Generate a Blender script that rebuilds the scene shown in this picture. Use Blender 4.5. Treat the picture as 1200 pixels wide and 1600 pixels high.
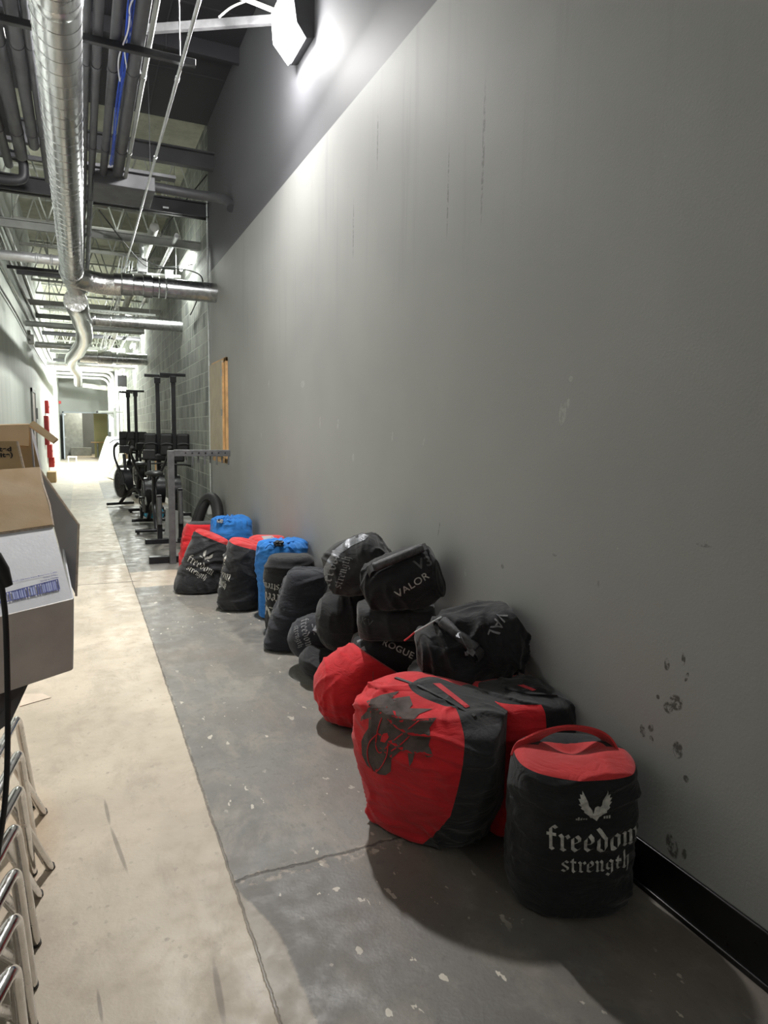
import bpy, bmesh, math, random
from mathutils import Vector, Matrix, Euler, noise
from mathutils.bvhtree import BVHTree
PI = math.pi
for o in list(bpy.data.objects): bpy.data.objects.remove(o)
SC = bpy.context.scene
COL = SC.collection
random.seed(7)
# ------------------------------------------------------------------ camera
FPX, YAW, PIT, ROL, HC = 1050.0, .4234, -.1175, .0163, 1.45
def basis():
    f = Vector((math.sin(YAW)*math.cos(PIT), math.cos(YAW)*math.cos(PIT), math.sin(PIT)))
    r0 = Vector((math.cos(YAW), -math.sin(YAW), 0)); u0 = r0.cross(f)
    return r0*math.cos(ROL)+u0*math.sin(ROL), -r0*math.sin(ROL)+u0*math.cos(ROL), f
RV, UV, FV = basis()
CAM = Vector((0, 0, HC))
cd = bpy.data.cameras.new('camera'); cam = bpy.data.objects.new('camera', cd); COL.objects.link(cam)
m3 = Matrix((RV, UV, -FV)).transposed()
cam.matrix_world = Matrix.Translation(CAM) @ m3.to_4x4()
cd.sensor_fit = 'VERTICAL'; cd.sensor_height = 32.0; cd.lens = FPX/1600*32.0
cd.clip_start = .05; cd.clip_end = 200
SC.camera = cam
def ray(px, py): return FV + RV*((px-600)/FPX) + UV*((800-py)/FPX)
def at(px, py, **k):                      # a pixel of the photograph, turned into a point on x= / y= / z= plane
    d = ray(px, py); (a, v), = k.items(); i = 'xyz'.index(a)
    return CAM + d*((v-CAM[i])/d[i])
# ------------------------------------------------------------------ world, lights, exposure
w = bpy.data.worlds.new('world'); SC.world = w; w.use_nodes = True
w.node_tree.nodes['Background'].inputs[0].default_value = (.75, .8, .9, 1)
w.node_tree.nodes['Background'].inputs[1].default_value = .02
SC.view_settings.view_transform = 'Standard'; SC.view_settings.look = 'None'
SC.view_settings.exposure = 0.12; SC.view_settings.gamma = 1.0
SC.view_settings.use_curve_mapping = False
def light(kind, name, loc, energy, col=(1, 1, 1), size=.1, size_y=None, direc=None, spread=None):
    l = bpy.data.lights.new(name, kind); l.energy = energy; l.color = col
    if kind == 'AREA':
        l.shape = 'RECTANGLE' if size_y else 'SQUARE'; l.size = size
        if size_y: l.size_y = size_y
        if spread: l.spread = spread
    else: l.shadow_soft_size = size
    o = bpy.data.objects.new(name, l); o.location = loc
    if direc: o.rotation_euler = Vector(direc).to_track_quat('-Z', 'Z').to_euler()
    COL.objects.link(o); return o
WX, LX = 1.62, -.85                       # the two long walls
LAMP = (1.36, 5.45, 4.36)
light('AREA', 'wall_pack_light', (1.28, 5.12, 4.36), 330, (1, .985, .96), .2, .32, (-.88, -.05, -.47))
light('POINT', 'wall_pack_spill', (1.29, 5.12, 4.32), 80, (1, .985, .97), .08)
light('POINT', 'wall_pack_light_behind', (1.30, -4.2, 4.3), 110, (1, .97, .92), .09)
STRIPS = [(11.0, 4.02, 105), (19.9, 4.36, 200), (23.0, 4.05, 420), (28.6, 3.75, 1300)]
for (y, z, e) in STRIPS:
    light('AREA', 'strip_light', (WX-.14, y, z-.03), e, (.96, 1, .93), .12, 1.1, (-.75, 0, -.66))
light('POINT', 'room_light', (.6, 38.2, 2.9), 260, (1, .95, .8), .1)
# ------------------------------------------------------------------ node helpers
class NT:
    def __init__(s, name):
        s.m = bpy.data.materials.new(name); s.m.use_nodes = True; s.t = s.m.node_tree
        s.b = s.t.nodes['Principled BSDF']; s.pos = None
    def n(s, k, **kw):
        nd = s.t.nodes.new(k)
        for a, b in kw.items(): setattr(nd, a, b)
        return nd
    def L(s, a, b): s.t.links.new(a, b)
    def P(s):
        if s.pos is None: s.pos = s.n('ShaderNodeNewGeometry').outputs['Position']
        return s.pos
    def O(s): return s.n('ShaderNodeTexCoord').outputs['Object']
    def inp(s, sock, v):
        if isinstance(v, (int, float)): sock.default_value = v
        elif isinstance(v, (tuple, list)): sock.default_value = v
        else: s.L(v, sock)
    def m_(s, op, a, b=0.0, c=None, clamp=False):
        nd = s.n('ShaderNodeMath', operation=op, use_clamp=clamp); s.inp(nd.inputs[0], a); s.inp(nd.inputs[1], b)
        if c is not None: s.inp(nd.inputs[2], c)
        return nd.outputs[0]
    def sep(s, v):
        nd = s.n('ShaderNodeSeparateXYZ'); s.L(v, nd.inputs[0]); return nd.outputs
    def scale(s, v, sc, loc=(0, 0, 0), rot=(0, 0, 0)):
        nd = s.n('ShaderNodeMapping'); s.L(v, nd.inputs[0]); nd.inputs['Scale'].default_value = sc
        nd.inputs['Location'].default_value = loc; nd.inputs['Rotation'].default_value = rot; return nd.outputs[0]
    def noise(s, v, sc, det=4, rough=.55, dist=0):
        nd = s.n('ShaderNodeTexNoise'); s.L(v, nd.inputs['Vector']); nd.inputs['Scale'].default_value = sc
        nd.inputs['Detail'].default_value = det; nd.inputs['Roughness'].default_value = rough; nd.inputs['Distortion'].default_value = dist
        return nd.outputs[0]
    def step(s, v, a, b, lo=0.0, hi=1.0):
        nd = s.n('ShaderNodeMapRange', interpolation_type='SMOOTHSTEP'); s.inp(nd.inputs[0], v)
        nd.inputs[1].default_value = a; nd.inputs[2].default_value = b; nd.inputs[3].default_value = lo; nd.inputs[4].default_value = hi
        return nd.outputs[0]
    def mix(s, f, a, b):
        nd = s.n('ShaderNodeMix', data_type='RGBA'); s.inp(nd.inputs[0], f)
        for k, v in ((6, a), (7, b)):
            if isinstance(v, tuple): nd.inputs[k].default_value = (*v[:3], 1)
            else: s.L(v, nd.inputs[k])
        return nd.outputs[2]
    def col(s, v):
        if isinstance(v, tuple): s.b.inputs['Base Color'].default_value = (*v[:3], 1)
        else: s.L(v, s.b.inputs['Base Color'])
        return s
    def set(s, rough=.7, metal=0.0, spec=.5):
        s.inp(s.b.inputs['Roughness'], rough); s.inp(s.b.inputs['Metallic'], metal); s.inp(s.b.inputs['Specular IOR Level'], spec); return s
    def bump(s, h, st=.3, dist=.01):
        nd = s.n('ShaderNodeBump'); nd.inputs['Strength'].default_value = st; nd.inputs['Distance'].default_value = dist
        s.L(h, nd.inputs['Height']); s.L(nd.outputs[0], s.b.inputs['Normal']); return s
    def ell(s, yy, zz, cy, cz, ry, rz, rot=0, soft=.35):       # a soft elliptical mark of its own place and size
        a = s.m_('SUBTRACT', yy, cy); b = s.m_('SUBTRACT', zz, cz); c, d = math.cos(rot), math.sin(rot)
        u = s.m_('MULTIPLY', s.m_('MULTIPLY_ADD', a, c, s.m_('MULTIPLY', b, d)), 1/ry)
        v = s.m_('MULTIPLY', s.m_('MULTIPLY_ADD', b, c, s.m_('MULTIPLY', a, -d)), 1/rz)
        r = s.m_('MULTIPLY_ADD', u, u, s.m_('MULTIPLY', v, v))
        return s.step(r, 1.0, 1-soft)
def plain(name, c, rough=.6, metal=0.0, var=.12, sc=6, bump=0, spec=.5):
    t = NT(name); o = t.O(); n = t.noise(o, sc, 5)
    t.col(t.mix(t.step(n, .3, .7), tuple(x*(1-var) for x in c), tuple(min(1, x*(1+var)) for x in c)))
    t.set(t.step(t.noise(o, sc*2.3), .3, .7, max(.05, rough-.08), min(1, rough+.08)), metal, spec)
    if bump: t.bump(t.noise(o, sc*12, 3), bump, .004)
    return t.m
def emis(name, c, st):
    t = NT(name); t.col(c); t.b.inputs['Emission Color'].default_value = (*c, 1); t.b.inputs['Emission Strength'].default_value = st
    return t.m
M = {}
def fabric(name, c, dust=.25, dustc=(.22, .21, .21), rough=.82, sheen=.25, seed=0, fold=1.0):
    t = NT(name); o = t.scale(t.O(), (1, 1, 1), (seed*3.1, seed*1.7, seed))
    d = t.noise(o, 5, 8, .7, .4); dm = t.m_('MULTIPLY', t.step(d, .5, .78), dust)
    f = t.noise(t.scale(o, (1, 1, 3.0)), 7, 4, .5, .8)
    base = t.mix(t.step(f, .3, .72), tuple(x*.85 for x in c), tuple(min(1, x*1.15) for x in c))
    t.col(t.mix(dm, base, dustc)); t.set(rough, 0, .35)
    t.b.inputs['Sheen Weight'].default_value = sheen; t.b.inputs['Sheen Roughness'].default_value = .5
    fine = t.noise(o, 520, 2)
    rd = t.m_('ABSOLUTE', t.m_('SUBTRACT', t.noise(t.scale(o, (1, 1, 2.2), rot=(.3, .2, 0)), 7, 4, .5, 1.2), .5))
    h = t.m_('ADD', t.m_('MULTIPLY', rd, 2.0*fold), t.m_('ADD', t.m_('MULTIPLY', f, .45*fold), t.m_('MULTIPLY', fine, .05)))
    t.bump(h, .5, .012)
    return t.m
M['black'] = fabric('black_fabric', (.008, .008, .010), .16, (.09, .09, .1), sheen=.12)
M['black_dusty'] = fabric('dusty_black_fabric', (.018, .018, .021), .6, (.11, .11, .12), seed=2, sheen=.15)
M['navy'] = fabric('faded_black_fabric', (.014, .015, .022), .5, (.06, .06, .075), seed=3, sheen=.15)
M['charcoal'] = fabric('charcoal_fabric', (.016, .016, .018), .4, (.06, .06, .06), seed=4, sheen=.15)
M['red'] = fabric('red_fabric', (.56, .013, .02), .08, (.55, .13, .13), seed=5, sheen=.12)
M['red_top'] = fabric('dusty_red_fabric', (.5, .03, .032), .5, (.6, .2, .2), seed=6, sheen=.15)
M['blue'] = fabric('blue_fabric', (.02, .16, .48), .2, (.2, .35, .6), seed=7, sheen=.1)
M['print'] = plain('print_white', (.42, .41, .38), .8, var=.3, sc=60)
M['print_grey'] = plain('print_grey', (.2, .2, .21), .8, var=.3, sc=60)
M['print_dim'] = plain('print_dim', (.075, .075, .08), .85, var=.3, sc=60)
M['print_dark'] = plain('print_dark', (.085, .062, .056), .85, var=.3, sc=14)
M['tape'] = plain('silver_tape', (.16, .165, .18), .42, .35, .3, 30, .3)
M['tape_dark'] = plain('black_handle_tape', (.05, .05, .055), .35, 0, .5, 40, .6)
M['webbing'] = plain('black_webbing', (.03, .03, .032), .7, 0, .2, 90, .3)
M['red_print'] = plain('red_print', (.5, .04, .05), .8)
M['cord'] = plain('black_cord', (.012, .012, .014), .5)
M['dark_paint'] = plain('dark_grey_paint', (.06, .06, .066), .55, 0, .15, 2)
M['darker_paint'] = plain('near_black_paint', (.018, .018, .021), .5, 0, .2, 2)
M['light_paint'] = plain('pale_painted_steel', (.5, .51, .48), .55, 0, .15, 3)
M['grey_steel'] = plain('grey_green_steel', (.24, .25, .235), .5, .1, .2, 3)
M['zinc'] = plain('zinc_conduit', (.62, .63, .64), .35, .75, .12, 8)
M['chrome'] = plain('brushed_chrome', (.62, .61, .6), .2, 1, .08, 20)
M['rubber'] = plain('black_rubber', (.012, .012, .012), .55, 0, .2, 10)
M['rack'] = plain('grey_powder_coat', (.1, .1, .104), .5, .2, .2, 12)
M['machine'] = plain('black_machine_steel', (.012, .012, .014), .38, .2, .2, 12)
M['plastic'] = plain('black_plastic', (.015, .015, .016), .45, 0, .2, 12)
M['kraft'] = plain('kraft_cardboard', (.42, .29, .155), .85, 0, .07, 5, .1)
M['kraft_pale_lit'] = plain('kraft_pale_lit', (.78, .58, .36), .85, 0, .06, 5, .1)  # kraft lightened for the lamplight on the carton flaps; a pale plank shares it
M['kraft_edge'] = plain('torn_cardboard_edge', (.55, .45, .36), .9, 0, .2, 70, .5)
M['box_white'] = plain('white_coated_cardboard', (.66, .66, .7), .5, 0, .04, 9, .08)
M['box_shaded'] = plain('shaded_white_cardboard', (.6, .55, .52), .45, 0, .08, 9, .12)  # underside of the white carton, some of its shade put into the colour
M['flap_grey'] = plain('grey_flap_cardboard', (.3, .29, .3), .8, 0, .06, 7)
M['ink_blue'] = plain('blue_ink', (.03, .045, .3), .6)
M['ink_pale'] = plain('pale_blue_ink', (.35, .4, .68), .6)
M['ink_black'] = plain('black_ink', (.015, .012, .01), .7)
M['wood'] = plain('pine_board', (.56, .33, .14), .6, 0, .2, 9)
M['ply'] = plain('pale_plywood', (.44, .37, .26), .6, 0, .1, 4)
M['alarm'] = plain('red_alarm_box', (.35, .015, .015), .45)
M['white'] = plain('white_cloth', (.75, .78, .85), .8, 0, .05, 4)
M['white_hard'] = plain('white_plastic', (.7, .7, .68), .5, 0, .08, 4)
M['cable_blue'] = plain('blue_cable', (.01, .06, .45), .4)
M['cable_white'] = plain('white_cable', (.7, .72, .75), .4)
M['door'] = plain('pale_grey_door', (.36, .4, .45), .5, 0, .05, 2)
M['yellow_wall'] = plain('yellow_wall_paint', (.42, .4, .2), .7, 0, .05, 2)
M['grey_room'] = plain('grey_room_paint', (.16, .17, .17), .7, 0, .08, 1)
M['teal'] = plain('teal_cloth', (.03, .25, .38), .7)
M['lens'] = emis('lamp_lens', (1, .99, .97), 28)
M['tube'] = emis('strip_tube', (.97, 1, .95), 16)
# galvanised spiral duct
t = NT('galvanised_spiral_duct'); o = t.P(); x, y, z = t.sep(o)
sp = t.n('ShaderNodeTexVoronoi'); sp.inputs['Scale'].default_value = 45; t.L(o, sp.inputs['Vector'])
g = t.noise(t.scale(o, (9, 1.2, 9)), 3, 5)
t.col(t.mix(t.step(g, .3, .7), (.5, .51, .52), (.72, .73, .74))); t.set(t.step(t.noise(t.scale(o, (1, .3, 1)), 3, 3), .3, .7, .2, .32), 1.0)
t.bump(t.noise(t.scale(o, (1, .35, 1)), 5, 2), .05, .004); M['duct'] = t.m
t = NT('crinkled_foil'); o = t.P(); n = t.noise(o, 22, 3, .6, 1)
t.col(t.mix(n, (.5, .5, .5), (.78, .78, .76))); t.set(.25, 1.0); t.bump(n, .5, .012); M['foil'] = t.m
# painted drywall, right side: dark band above 3.5 m, streaks, scuffs, shoe prints
t = NT('painted_wall_right'); P = t.P(); x, y, z = t.sep(P)
streak = t.noise(t.scale(P, (1, 3.2, .16)), 3.0, 6, .65); big = t.noise(P, .8, 3)
base = t.mix(t.step(big, .3, .7), (.315, .315, .308), (.355, .355, .345))
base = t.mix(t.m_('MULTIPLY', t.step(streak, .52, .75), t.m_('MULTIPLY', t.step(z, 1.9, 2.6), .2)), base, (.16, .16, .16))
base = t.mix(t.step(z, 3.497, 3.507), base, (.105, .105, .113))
sn = t.noise(P, 42, 5, .65)
def marks(base, lst, c, op):
    acc = None
    for (px, py, ry, rz, rot) in lst:
        q = at(px, py, x=WX); e = t.ell(y, z, q.y, q.z, ry, rz, rot, .95 if rz > .15 else .45)
        acc = e if acc is None else t.m_('MAXIMUM', acc, e)
    return t.mix(t.m_('MULTIPLY', t.m_('MULTIPLY', acc, t.step(sn, .40, .56)), op), base, c)
base = marks(base, [(1042, 1038, .012, .022, 0), (1068, 1030, .008, .022, 0), (1073, 1058, .006, .018, .3), (1056, 1098, .03, .026, -.5), (1044, 1106, .02, .02, .6), (1028, 1089, .008, .008, 0),
                    (1004, 1142, .014, .022, -.3), (1017, 1138, .012, .015, .5), (1018, 1155, .009, .013, -.3), (1059, 1172, .022, .03, 0), (1072, 1217, .012, .012, .3), (1050, 1322, .026, .04, -.35), (1069, 1335, .01, .02, .1)],
             (.05, .047, .04), .8)
base = marks(base, [(686, 826, .006, .05, .25), (935, 912, .006, .015, 0), (865, 867, .02, .005, 0), (1100, 852, .03, .006, 0), (785, 885, .012, .012, 0), (552, 360, .012, .22, 0), (755, 240, .014, .35, 0), (590, 220, .012, .2, 0), (700, 300, .01, .25, 0)],
             (.13, .13, .13), .6)
base = marks(base, [(879, 645, .022, .05, .1), (892, 592, .012, .012, 0), (888, 630, .01, .02, 0), (613, 682, .01, .03, .2), (662, 690, .01, .03, .2), (552, 715, .02, .03, 0), (408, 680, .02, .03, 0), (500, 660, .02, .05, .2), (473, 600, .06, .03, 0), (727, 895, .01, .02, 0), (965, 857, .004, .004, 0), (420, 600, .02, .04, .3), (528, 662, .02, .04, .3)],
             (.5, .5, .5), .45)
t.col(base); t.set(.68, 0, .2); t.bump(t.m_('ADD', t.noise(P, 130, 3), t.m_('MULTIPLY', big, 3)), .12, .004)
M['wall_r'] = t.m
# left wall, pale
t = NT('painted_wall_left'); P = t.P()
t.col(t.mix(t.step(t.noise(t.scale(P, (1, 2, .3)), 2, 5), .3, .7), (.50, .53, .49), (.58, .60, .56))); t.set(.6, 0, .3); t.bump(t.noise(P, 60, 3), .1, .004); M['wall_l'] = t.m
# concrete block wall
t = NT('concrete_block_wall'); P = t.P(); x, y, z = t.sep(P)
cb = t.n('ShaderNodeCombineXYZ'); t.L(y, cb.inputs[0]); t.L(z, cb.inputs[1])
br = t.n('ShaderNodeTexBrick'); t.L(cb.outputs[0], br.inputs['Vector'])
for k, v in (('Scale', 1.0), ('Mortar Size', .007), ('Mortar Smooth', .3), ('Brick Width', .41), ('Row Height', .205), ('Bias', 0)): br.inputs[k].default_value = v
br.inputs['Color1'].default_value = (.13, .14, .135, 1); br.inputs['Color2'].default_value = (.27, .28, .26, 1); br.inputs['Mortar'].default_value = (.4, .41, .38, 1)
st = t.noise(t.scale(P, (1, 2.2, .5)), 2.2, 6, .7)
c = t.mix(t.m_('MULTIPLY', t.step(st, .42, .7), .75), br.outputs['Color'], (.42, .43, .38))
c = t.mix(t.m_('MULTIPLY', t.step(t.noise(P, 14, 5), .5, .7), .3), c, (.12, .12, .12))
t.col(c); t.set(.75, 0, .3)
t.bump(t.m_('SUBTRACT', t.m_('MULTIPLY', t.noise(P, 70, 4), .25), br.outputs['Fac']), .7, .014); M['block'] = t.m
# floor
t = NT('concrete_floor'); P = t.P(); x, y, z = t.sep(P)
n1 = t.noise(P, 1.6, 6, .6); n2 = t.noise(P, 9, 6, .65); n3 = t.noise(t.scale(P, (1, .8, 1)), 28, 5, .6)
n4 = t.noise(t.scale(P, (1, .45, 1)), 4.5, 8, .7, .5)
beige = t.mix(t.step(n1, .3, .7), (.40, .34, .262), (.53, .455, .355))
beige = t.mix(t.m_('MULTIPLY', t.step(n4, .48, .64), .5), beige, (.32, .265, .205))
beige = t.mix(t.m_('MULTIPLY', t.step(n2, .5, .72), .35), beige, (.34, .29, .23))
beige = t.mix(t.m_('MULTIPLY', t.step(n3, .6, .7), .35), beige, (.22, .19, .155))
grey = t.mix(t.step(n1, .3, .7), (.13, .125, .113), (.195, .187, .17))
grey = t.mix(t.m_('MULTIPLY', t.step(n4, .47, .62), .7), grey, (.25, .225, .19))
grey = t.mix(t.m_('MULTIPLY', t.step(n3, .56, .68), .4), grey, (.09, .085, .078))
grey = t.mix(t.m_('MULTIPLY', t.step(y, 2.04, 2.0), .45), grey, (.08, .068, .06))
grey = t.mix(t.m_('MULTIPLY', t.step(n2, .5, .75), .45), grey, (.27, .25, .225))
worn = t.m_('MULTIPLY', t.step(t.noise(P, 2.3, 5, .6), .56, .68), .35)
grey = t.mix(worn, grey, (.33, .30, .25))
xe = t.m_('ADD', x, t.m_('MULTIPLY', t.m_('SUBTRACT', n2, .5), .035))
off = t.m_('MULTIPLY', t.step(y, 2.05, 1.7), .08)
edge = t.step(t.m_('SUBTRACT', xe, off), .395, .41)
yw = t.m_('ADD', y, t.m_('MULTIPLY', t.m_('SUBTRACT', n2, .5), .1))
b1 = t.m_('MULTIPLY', t.step(yw, 6.42, 6.46), t.step(yw, 7.18, 7.12)); b2 = t.m_('MULTIPLY', t.step(yw, 13.4, 13.5), t.step(yw, 15.1, 15.0))
far = t.step(yw, 21, 19)
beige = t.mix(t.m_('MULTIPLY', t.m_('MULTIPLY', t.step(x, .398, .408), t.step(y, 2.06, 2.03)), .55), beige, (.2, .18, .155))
paint = t.m_('MULTIPLY', t.m_('MULTIPLY', edge, far), t.m_('SUBTRACT', 1.0, t.m_('MAXIMUM', b1, b2)))
c = t.mix(paint, beige, grey)
lf = t.m_('MULTIPLY', t.step(xe, -.20, -.22), t.m_('MULTIPLY', t.step(y, 8.6, 8.8), .55)); c = t.mix(lf, c, (.27, .26, .23))
tr = t.m_('MULTIPLY', t.m_('MULTIPLY', t.step(y, 7.62, 7.64), t.step(y, 8.56, 8.54)), t.m_('MULTIPLY', t.step(x, .41, .40), .55)); c = t.mix(tr, c, (.2, .185, .15))
chip = t.m_('MULTIPLY', t.step(t.noise(t.scale(P, (1, .55, 1)), 22, 3, .5), .665, .675), t.m_('MULTIPLY', paint, t.step(t.noise(P, 1.7, 2), .45, .55)))
c = t.mix(t.m_('MULTIPLY', chip, .8), c, (.6, .55, .46))
v = t.n('ShaderNodeTexVoronoi'); v.inputs['Scale'].default_value = 14; t.L(P, v.inputs['Vector'])
spot = t.m_('MULTIPLY', t.step(v.outputs['Distance'], .13, .09), t.step(t.noise(P, 3.1, 2), .5, .6)); c = t.mix(t.m_('MULTIPLY', spot, .32), c, (.12, .1, .08))
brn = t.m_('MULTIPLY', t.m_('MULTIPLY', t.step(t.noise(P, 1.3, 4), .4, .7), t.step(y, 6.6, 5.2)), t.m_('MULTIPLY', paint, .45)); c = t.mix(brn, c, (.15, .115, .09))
wob = t.m_('MULTIPLY', t.m_('SUBTRACT', t.noise(P, 11, 6, .75), .5), .06)
cr = t.step(t.m_('ABSOLUTE', t.m_('ADD', t.m_('SUBTRACT', y, 2.035), wob)), .009, .002)
cr = t.m_('MULTIPLY', cr, t.step(x, .39, .41))
rough_edge = t.m_('MULTIPLY', t.m_('MULTIPLY', t.step(t.m_('ABSOLUTE', t.m_('ADD', t.m_('SUBTRACT', y, 2.02), wob)), .05, .015), t.step(n3, .5, .6)), t.step(x, .39, .41))
c = t.mix(t.m_('MULTIPLY', rough_edge, .75), c, (.36, .31, .25))
cx = t.m_('MULTIPLY', t.step(t.m_('ABSOLUTE', t.m_('ADD', t.m_('SUBTRACT', x, .402), t.m_('MULTIPLY', wob, .35))), .006, .002), t.m_('MULTIPLY', t.step(y, 14, 10), .75))
j2 = t.m_('MULTIPLY', t.step(t.m_('ABSOLUTE', t.m_('ADD', t.m_('SUBTRACT', y, 6.72), t.m_('MULTIPLY', wob, .4))), .014, .005), t.step(x, .5, .42))
j3 = t.step(t.m_('ABSOLUTE', t.m_('SUBTRACT', y, 14.95)), .03, .012)
crack = t.m_('MAXIMUM', t.m_('MAXIMUM', cr, cx), t.m_('MAXIMUM', j2, j3))
c = t.mix(t.m_('MULTIPLY', crack, .85), c, (.05, .04, .032))
acc = None
for (pa, pb, wd) in (((163, 1248), (172, 1290), .008), ((172, 1290), (200, 1366), .009), ((333, 1498), (352, 1610), .011), ((152, 1545), (160, 1600), .006)):
    a, b = at(*pa, z=0), at(*pb, z=0); mid = (a+b)/2; d = b-a
    e = t.ell(x, y, mid.x, mid.y, d.length*.56, wd, math.atan2(d.y, d.x), .8); acc = e if acc is None else t.m_('MAXIMUM', acc, e)
c = t.mix(t.m_('MULTIPLY', acc, .55), c, (.1, .08, .065))
st_ = t.ell(x, y, *at(10, 1320, z=0)[:2], .22, .5, 0, .9); c = t.mix(t.m_('MULTIPLY', st_, .4), c, (.42, .27, .15))
t.col(c); t.set(t.step(n2, .3, .7, .42, .66), 0, .45)
t.bump(t.m_('SUBTRACT', t.m_('ADD', t.m_('MULTIPLY', n3, .4), t.m_('MULTIPLY', t.noise(P, 90, 4), .25)), t.m_('MULTIPLY', crack, 1.6)), .35, .008)
M['floor'] = t.m
t = NT('pale_roof_deck'); P = t.P()
t.col(t.mix(t.step(t.noise(P, 3, 6, .7), .3, .7), (.36, .36, .28), (.52, .52, .42))); t.set(.8); t.bump(t.noise(P, 20, 4), .4, .02); M['deck_pale'] = t.m
t = NT('dark_roof_deck'); P = t.P(); x, y, z = t.sep(P)
jn = t.m_('MAXIMUM', t.step(t.m_('ABSOLUTE', t.m_('SUBTRACT', t.m_('FRACT', t.m_('MULTIPLY', y, .8)), .5)), .015, .004), t.step(t.m_('ABSOLUTE', t.m_('SUBTRACT', x, .9)), .012, .003))
t.col(t.mix(jn, (.028, .027, .033), (.05, .048, .056))); t.set(.7); t.bump(jn, .5, .02); M['deck_dark'] = t.m
# ------------------------------------------------------------------ mesh helpers
def link(name, bm, mat, parent=None, smooth=False, kind=None, loc=None, rot=None):
    me = bpy.data.meshes.new(name); bm.normal_update(); bm.to_mesh(me); bm.free()
    if smooth:
        for p in me.polygons: p.use_smooth = len(p.vertices) <= 4
        if not name.startswith(('body', 'top_', 'side_', 'back_')): me.set_sharp_from_angle(angle=math.radians(33))
    me.materials.append(M[mat] if isinstance(mat, str) else mat)
    o = bpy.data.objects.new(name, me); COL.objects.link(o)
    if parent: o.parent = parent
    if kind: o['kind'] = kind
    if loc is not None: o.location = loc
    if rot is not None: o.rotation_euler = rot
    return o
def tag(o, label, cat, group=None):
    o['label'] = label; o['category'] = cat
    if group: o['group'] = group
    return o
def empty(name, loc, label, cat, group=None, rz=0):
    o = bpy.data.objects.new(name, None); COL.objects.link(o); o.location = loc; o.rotation_euler = (0, 0, rz)
    o.empty_display_size = .1
    return tag(o, label, cat, group)
def box(bm, lo, hi, mtx=None, bev=0):
    r = bmesh.ops.create_cube(bm, size=1.0); vs = r['verts']
    c = [(a+b)/2 for a, b in zip(lo, hi)]; s = [abs(b-a) for a, b in zip(lo, hi)]
    for v in vs:
        v.co = Vector((c[i]+v.co[i]*s[i] for i in range(3)))
    if bev:
        es = list({e for v in vs for e in v.link_edges}); r2 = bmesh.ops.bevel(bm, geom=es, offset=bev, segments=2, affect='EDGES', profile=.5)
        vs = list({v for f in r2['faces'] for v in f.verts} | {v for v in vs if v.is_valid})
    if mtx:
        for v in vs: v.co = mtx @ v.co
    return vs
def B(lo, hi, bev=0, mtx=None):
    bm = bmesh.new(); box(bm, lo, hi, mtx, bev); return bm
def smooth_path(pts, k=6):
    pts = [Vector(p) for p in pts]; out = []
    for i in range(len(pts)-1):
        p0 = pts[max(i-1, 0)]; p1 = pts[i]; p2 = pts[i+1]; p3 = pts[min(i+2, len(pts)-1)]
        for j in range(k):
            s = j/k; out.append(.5*((2*p1)+(p2-p0)*s+(2*p0-5*p1+4*p2-p3)*s*s+(3*p1-p0-3*p2+p3)*s**3))
    out.append(pts[-1]); return out
def round_path(pts, r, k=6):           # straight runs with rounded corners
    pts = [Vector(p) for p in pts]; out = [pts[0]]
    for i in range(1, len(pts)-1):
        a, b, c = pts[i-1], pts[i], pts[i+1]; d1 = (a-b); d2 = (c-b); rr = min(r, d1.length*.45, d2.length*.45)
        s, e = b+d1.normalized()*rr, b+d2.normalized()*rr
        for j in range(k+1):
            q = j/k; out.append((1-q)**2*s+2*q*(1-q)*b+q*q*e)
    out.append(pts[-1]); return out
def tube(bm, pts, r, n=10, cap=True, sx=1.0):
    pts = [Vector(p) for p in pts]; N = len(pts); rad = r if isinstance(r, (list, tuple)) else [r]*N
    T = [(pts[min(i+1, N-1)]-pts[max(i-1, 0)]).normalized() for i in range(N)]
    ref = Vector((0, 0, 1)) if abs(T[0].z) < .9 else Vector((0, 1, 0))
    u = T[0].cross(ref).normalized(); rings = []
    for i in range(N):
        u = (u-T[i]*u.dot(T[i])).normalized(); v = T[i].cross(u)
        rings.append([bm.verts.new(pts[i]+(u*math.cos(a)*sx+v*math.sin(a))*rad[i]) for a in [2*PI*j/n for j in range(n)]])
    for a, b in zip(rings[:-1], rings[1:]):
        for j in range(n): bm.faces.new((a[j], a[(j+1) % n], b[(j+1) % n], b[j]))
    if cap: bm.faces.new(rings[0][::-1]); bm.faces.new(rings[-1])
def T_(pts, r, n=10, **k):
    bm = bmesh.new(); tube(bm, pts, r, n, **k); return bm
def strap(bm, pts, nrm, w, th=.004):   # a flat band along a path; nrm: the band's width direction per point or one
    pts = [Vector(p) for p in pts]; N = len(pts); rings = []
    for i in range(N):
        tt = (pts[min(i+1, N-1)]-pts[max(i-1, 0)]).normalized(); wv = Vector(nrm[i] if isinstance(nrm, list) else nrm); wv = (wv-tt*wv.dot(tt)).normalized(); h = tt.cross(wv)
        rings.append([bm.verts.new(pts[i]+wv*a*w/2+h*b*th/2) for a, b in ((-1, -1), (1, -1), (1, 1), (-1, 1))])
    for a, b in zip(rings[:-1], rings[1:]):
        for j in range(4): bm.faces.new((a[j], a[(j+1) % 4], b[(j+1) % 4], b[j]))
    bm.faces.new(rings[0][::-1]); bm.faces.new(rings[-1])
def hexa(bm, q, th):                    # a quad (4 points) given a thickness
    q = [Vector(p) for p in q]; n = (q[1]-q[0]).cross(q[3]-q[0]).normalized()*th
    a = [bm.verts.new(p) for p in q]; b = [bm.verts.new(p+n) for p in q]
    bm.faces.new(a[::-1]); bm.faces.new(b)
    for i in range(4): bm.faces.new((a[i], a[(i+1) % 4], b[(i+1) % 4], b[i]))
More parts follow.
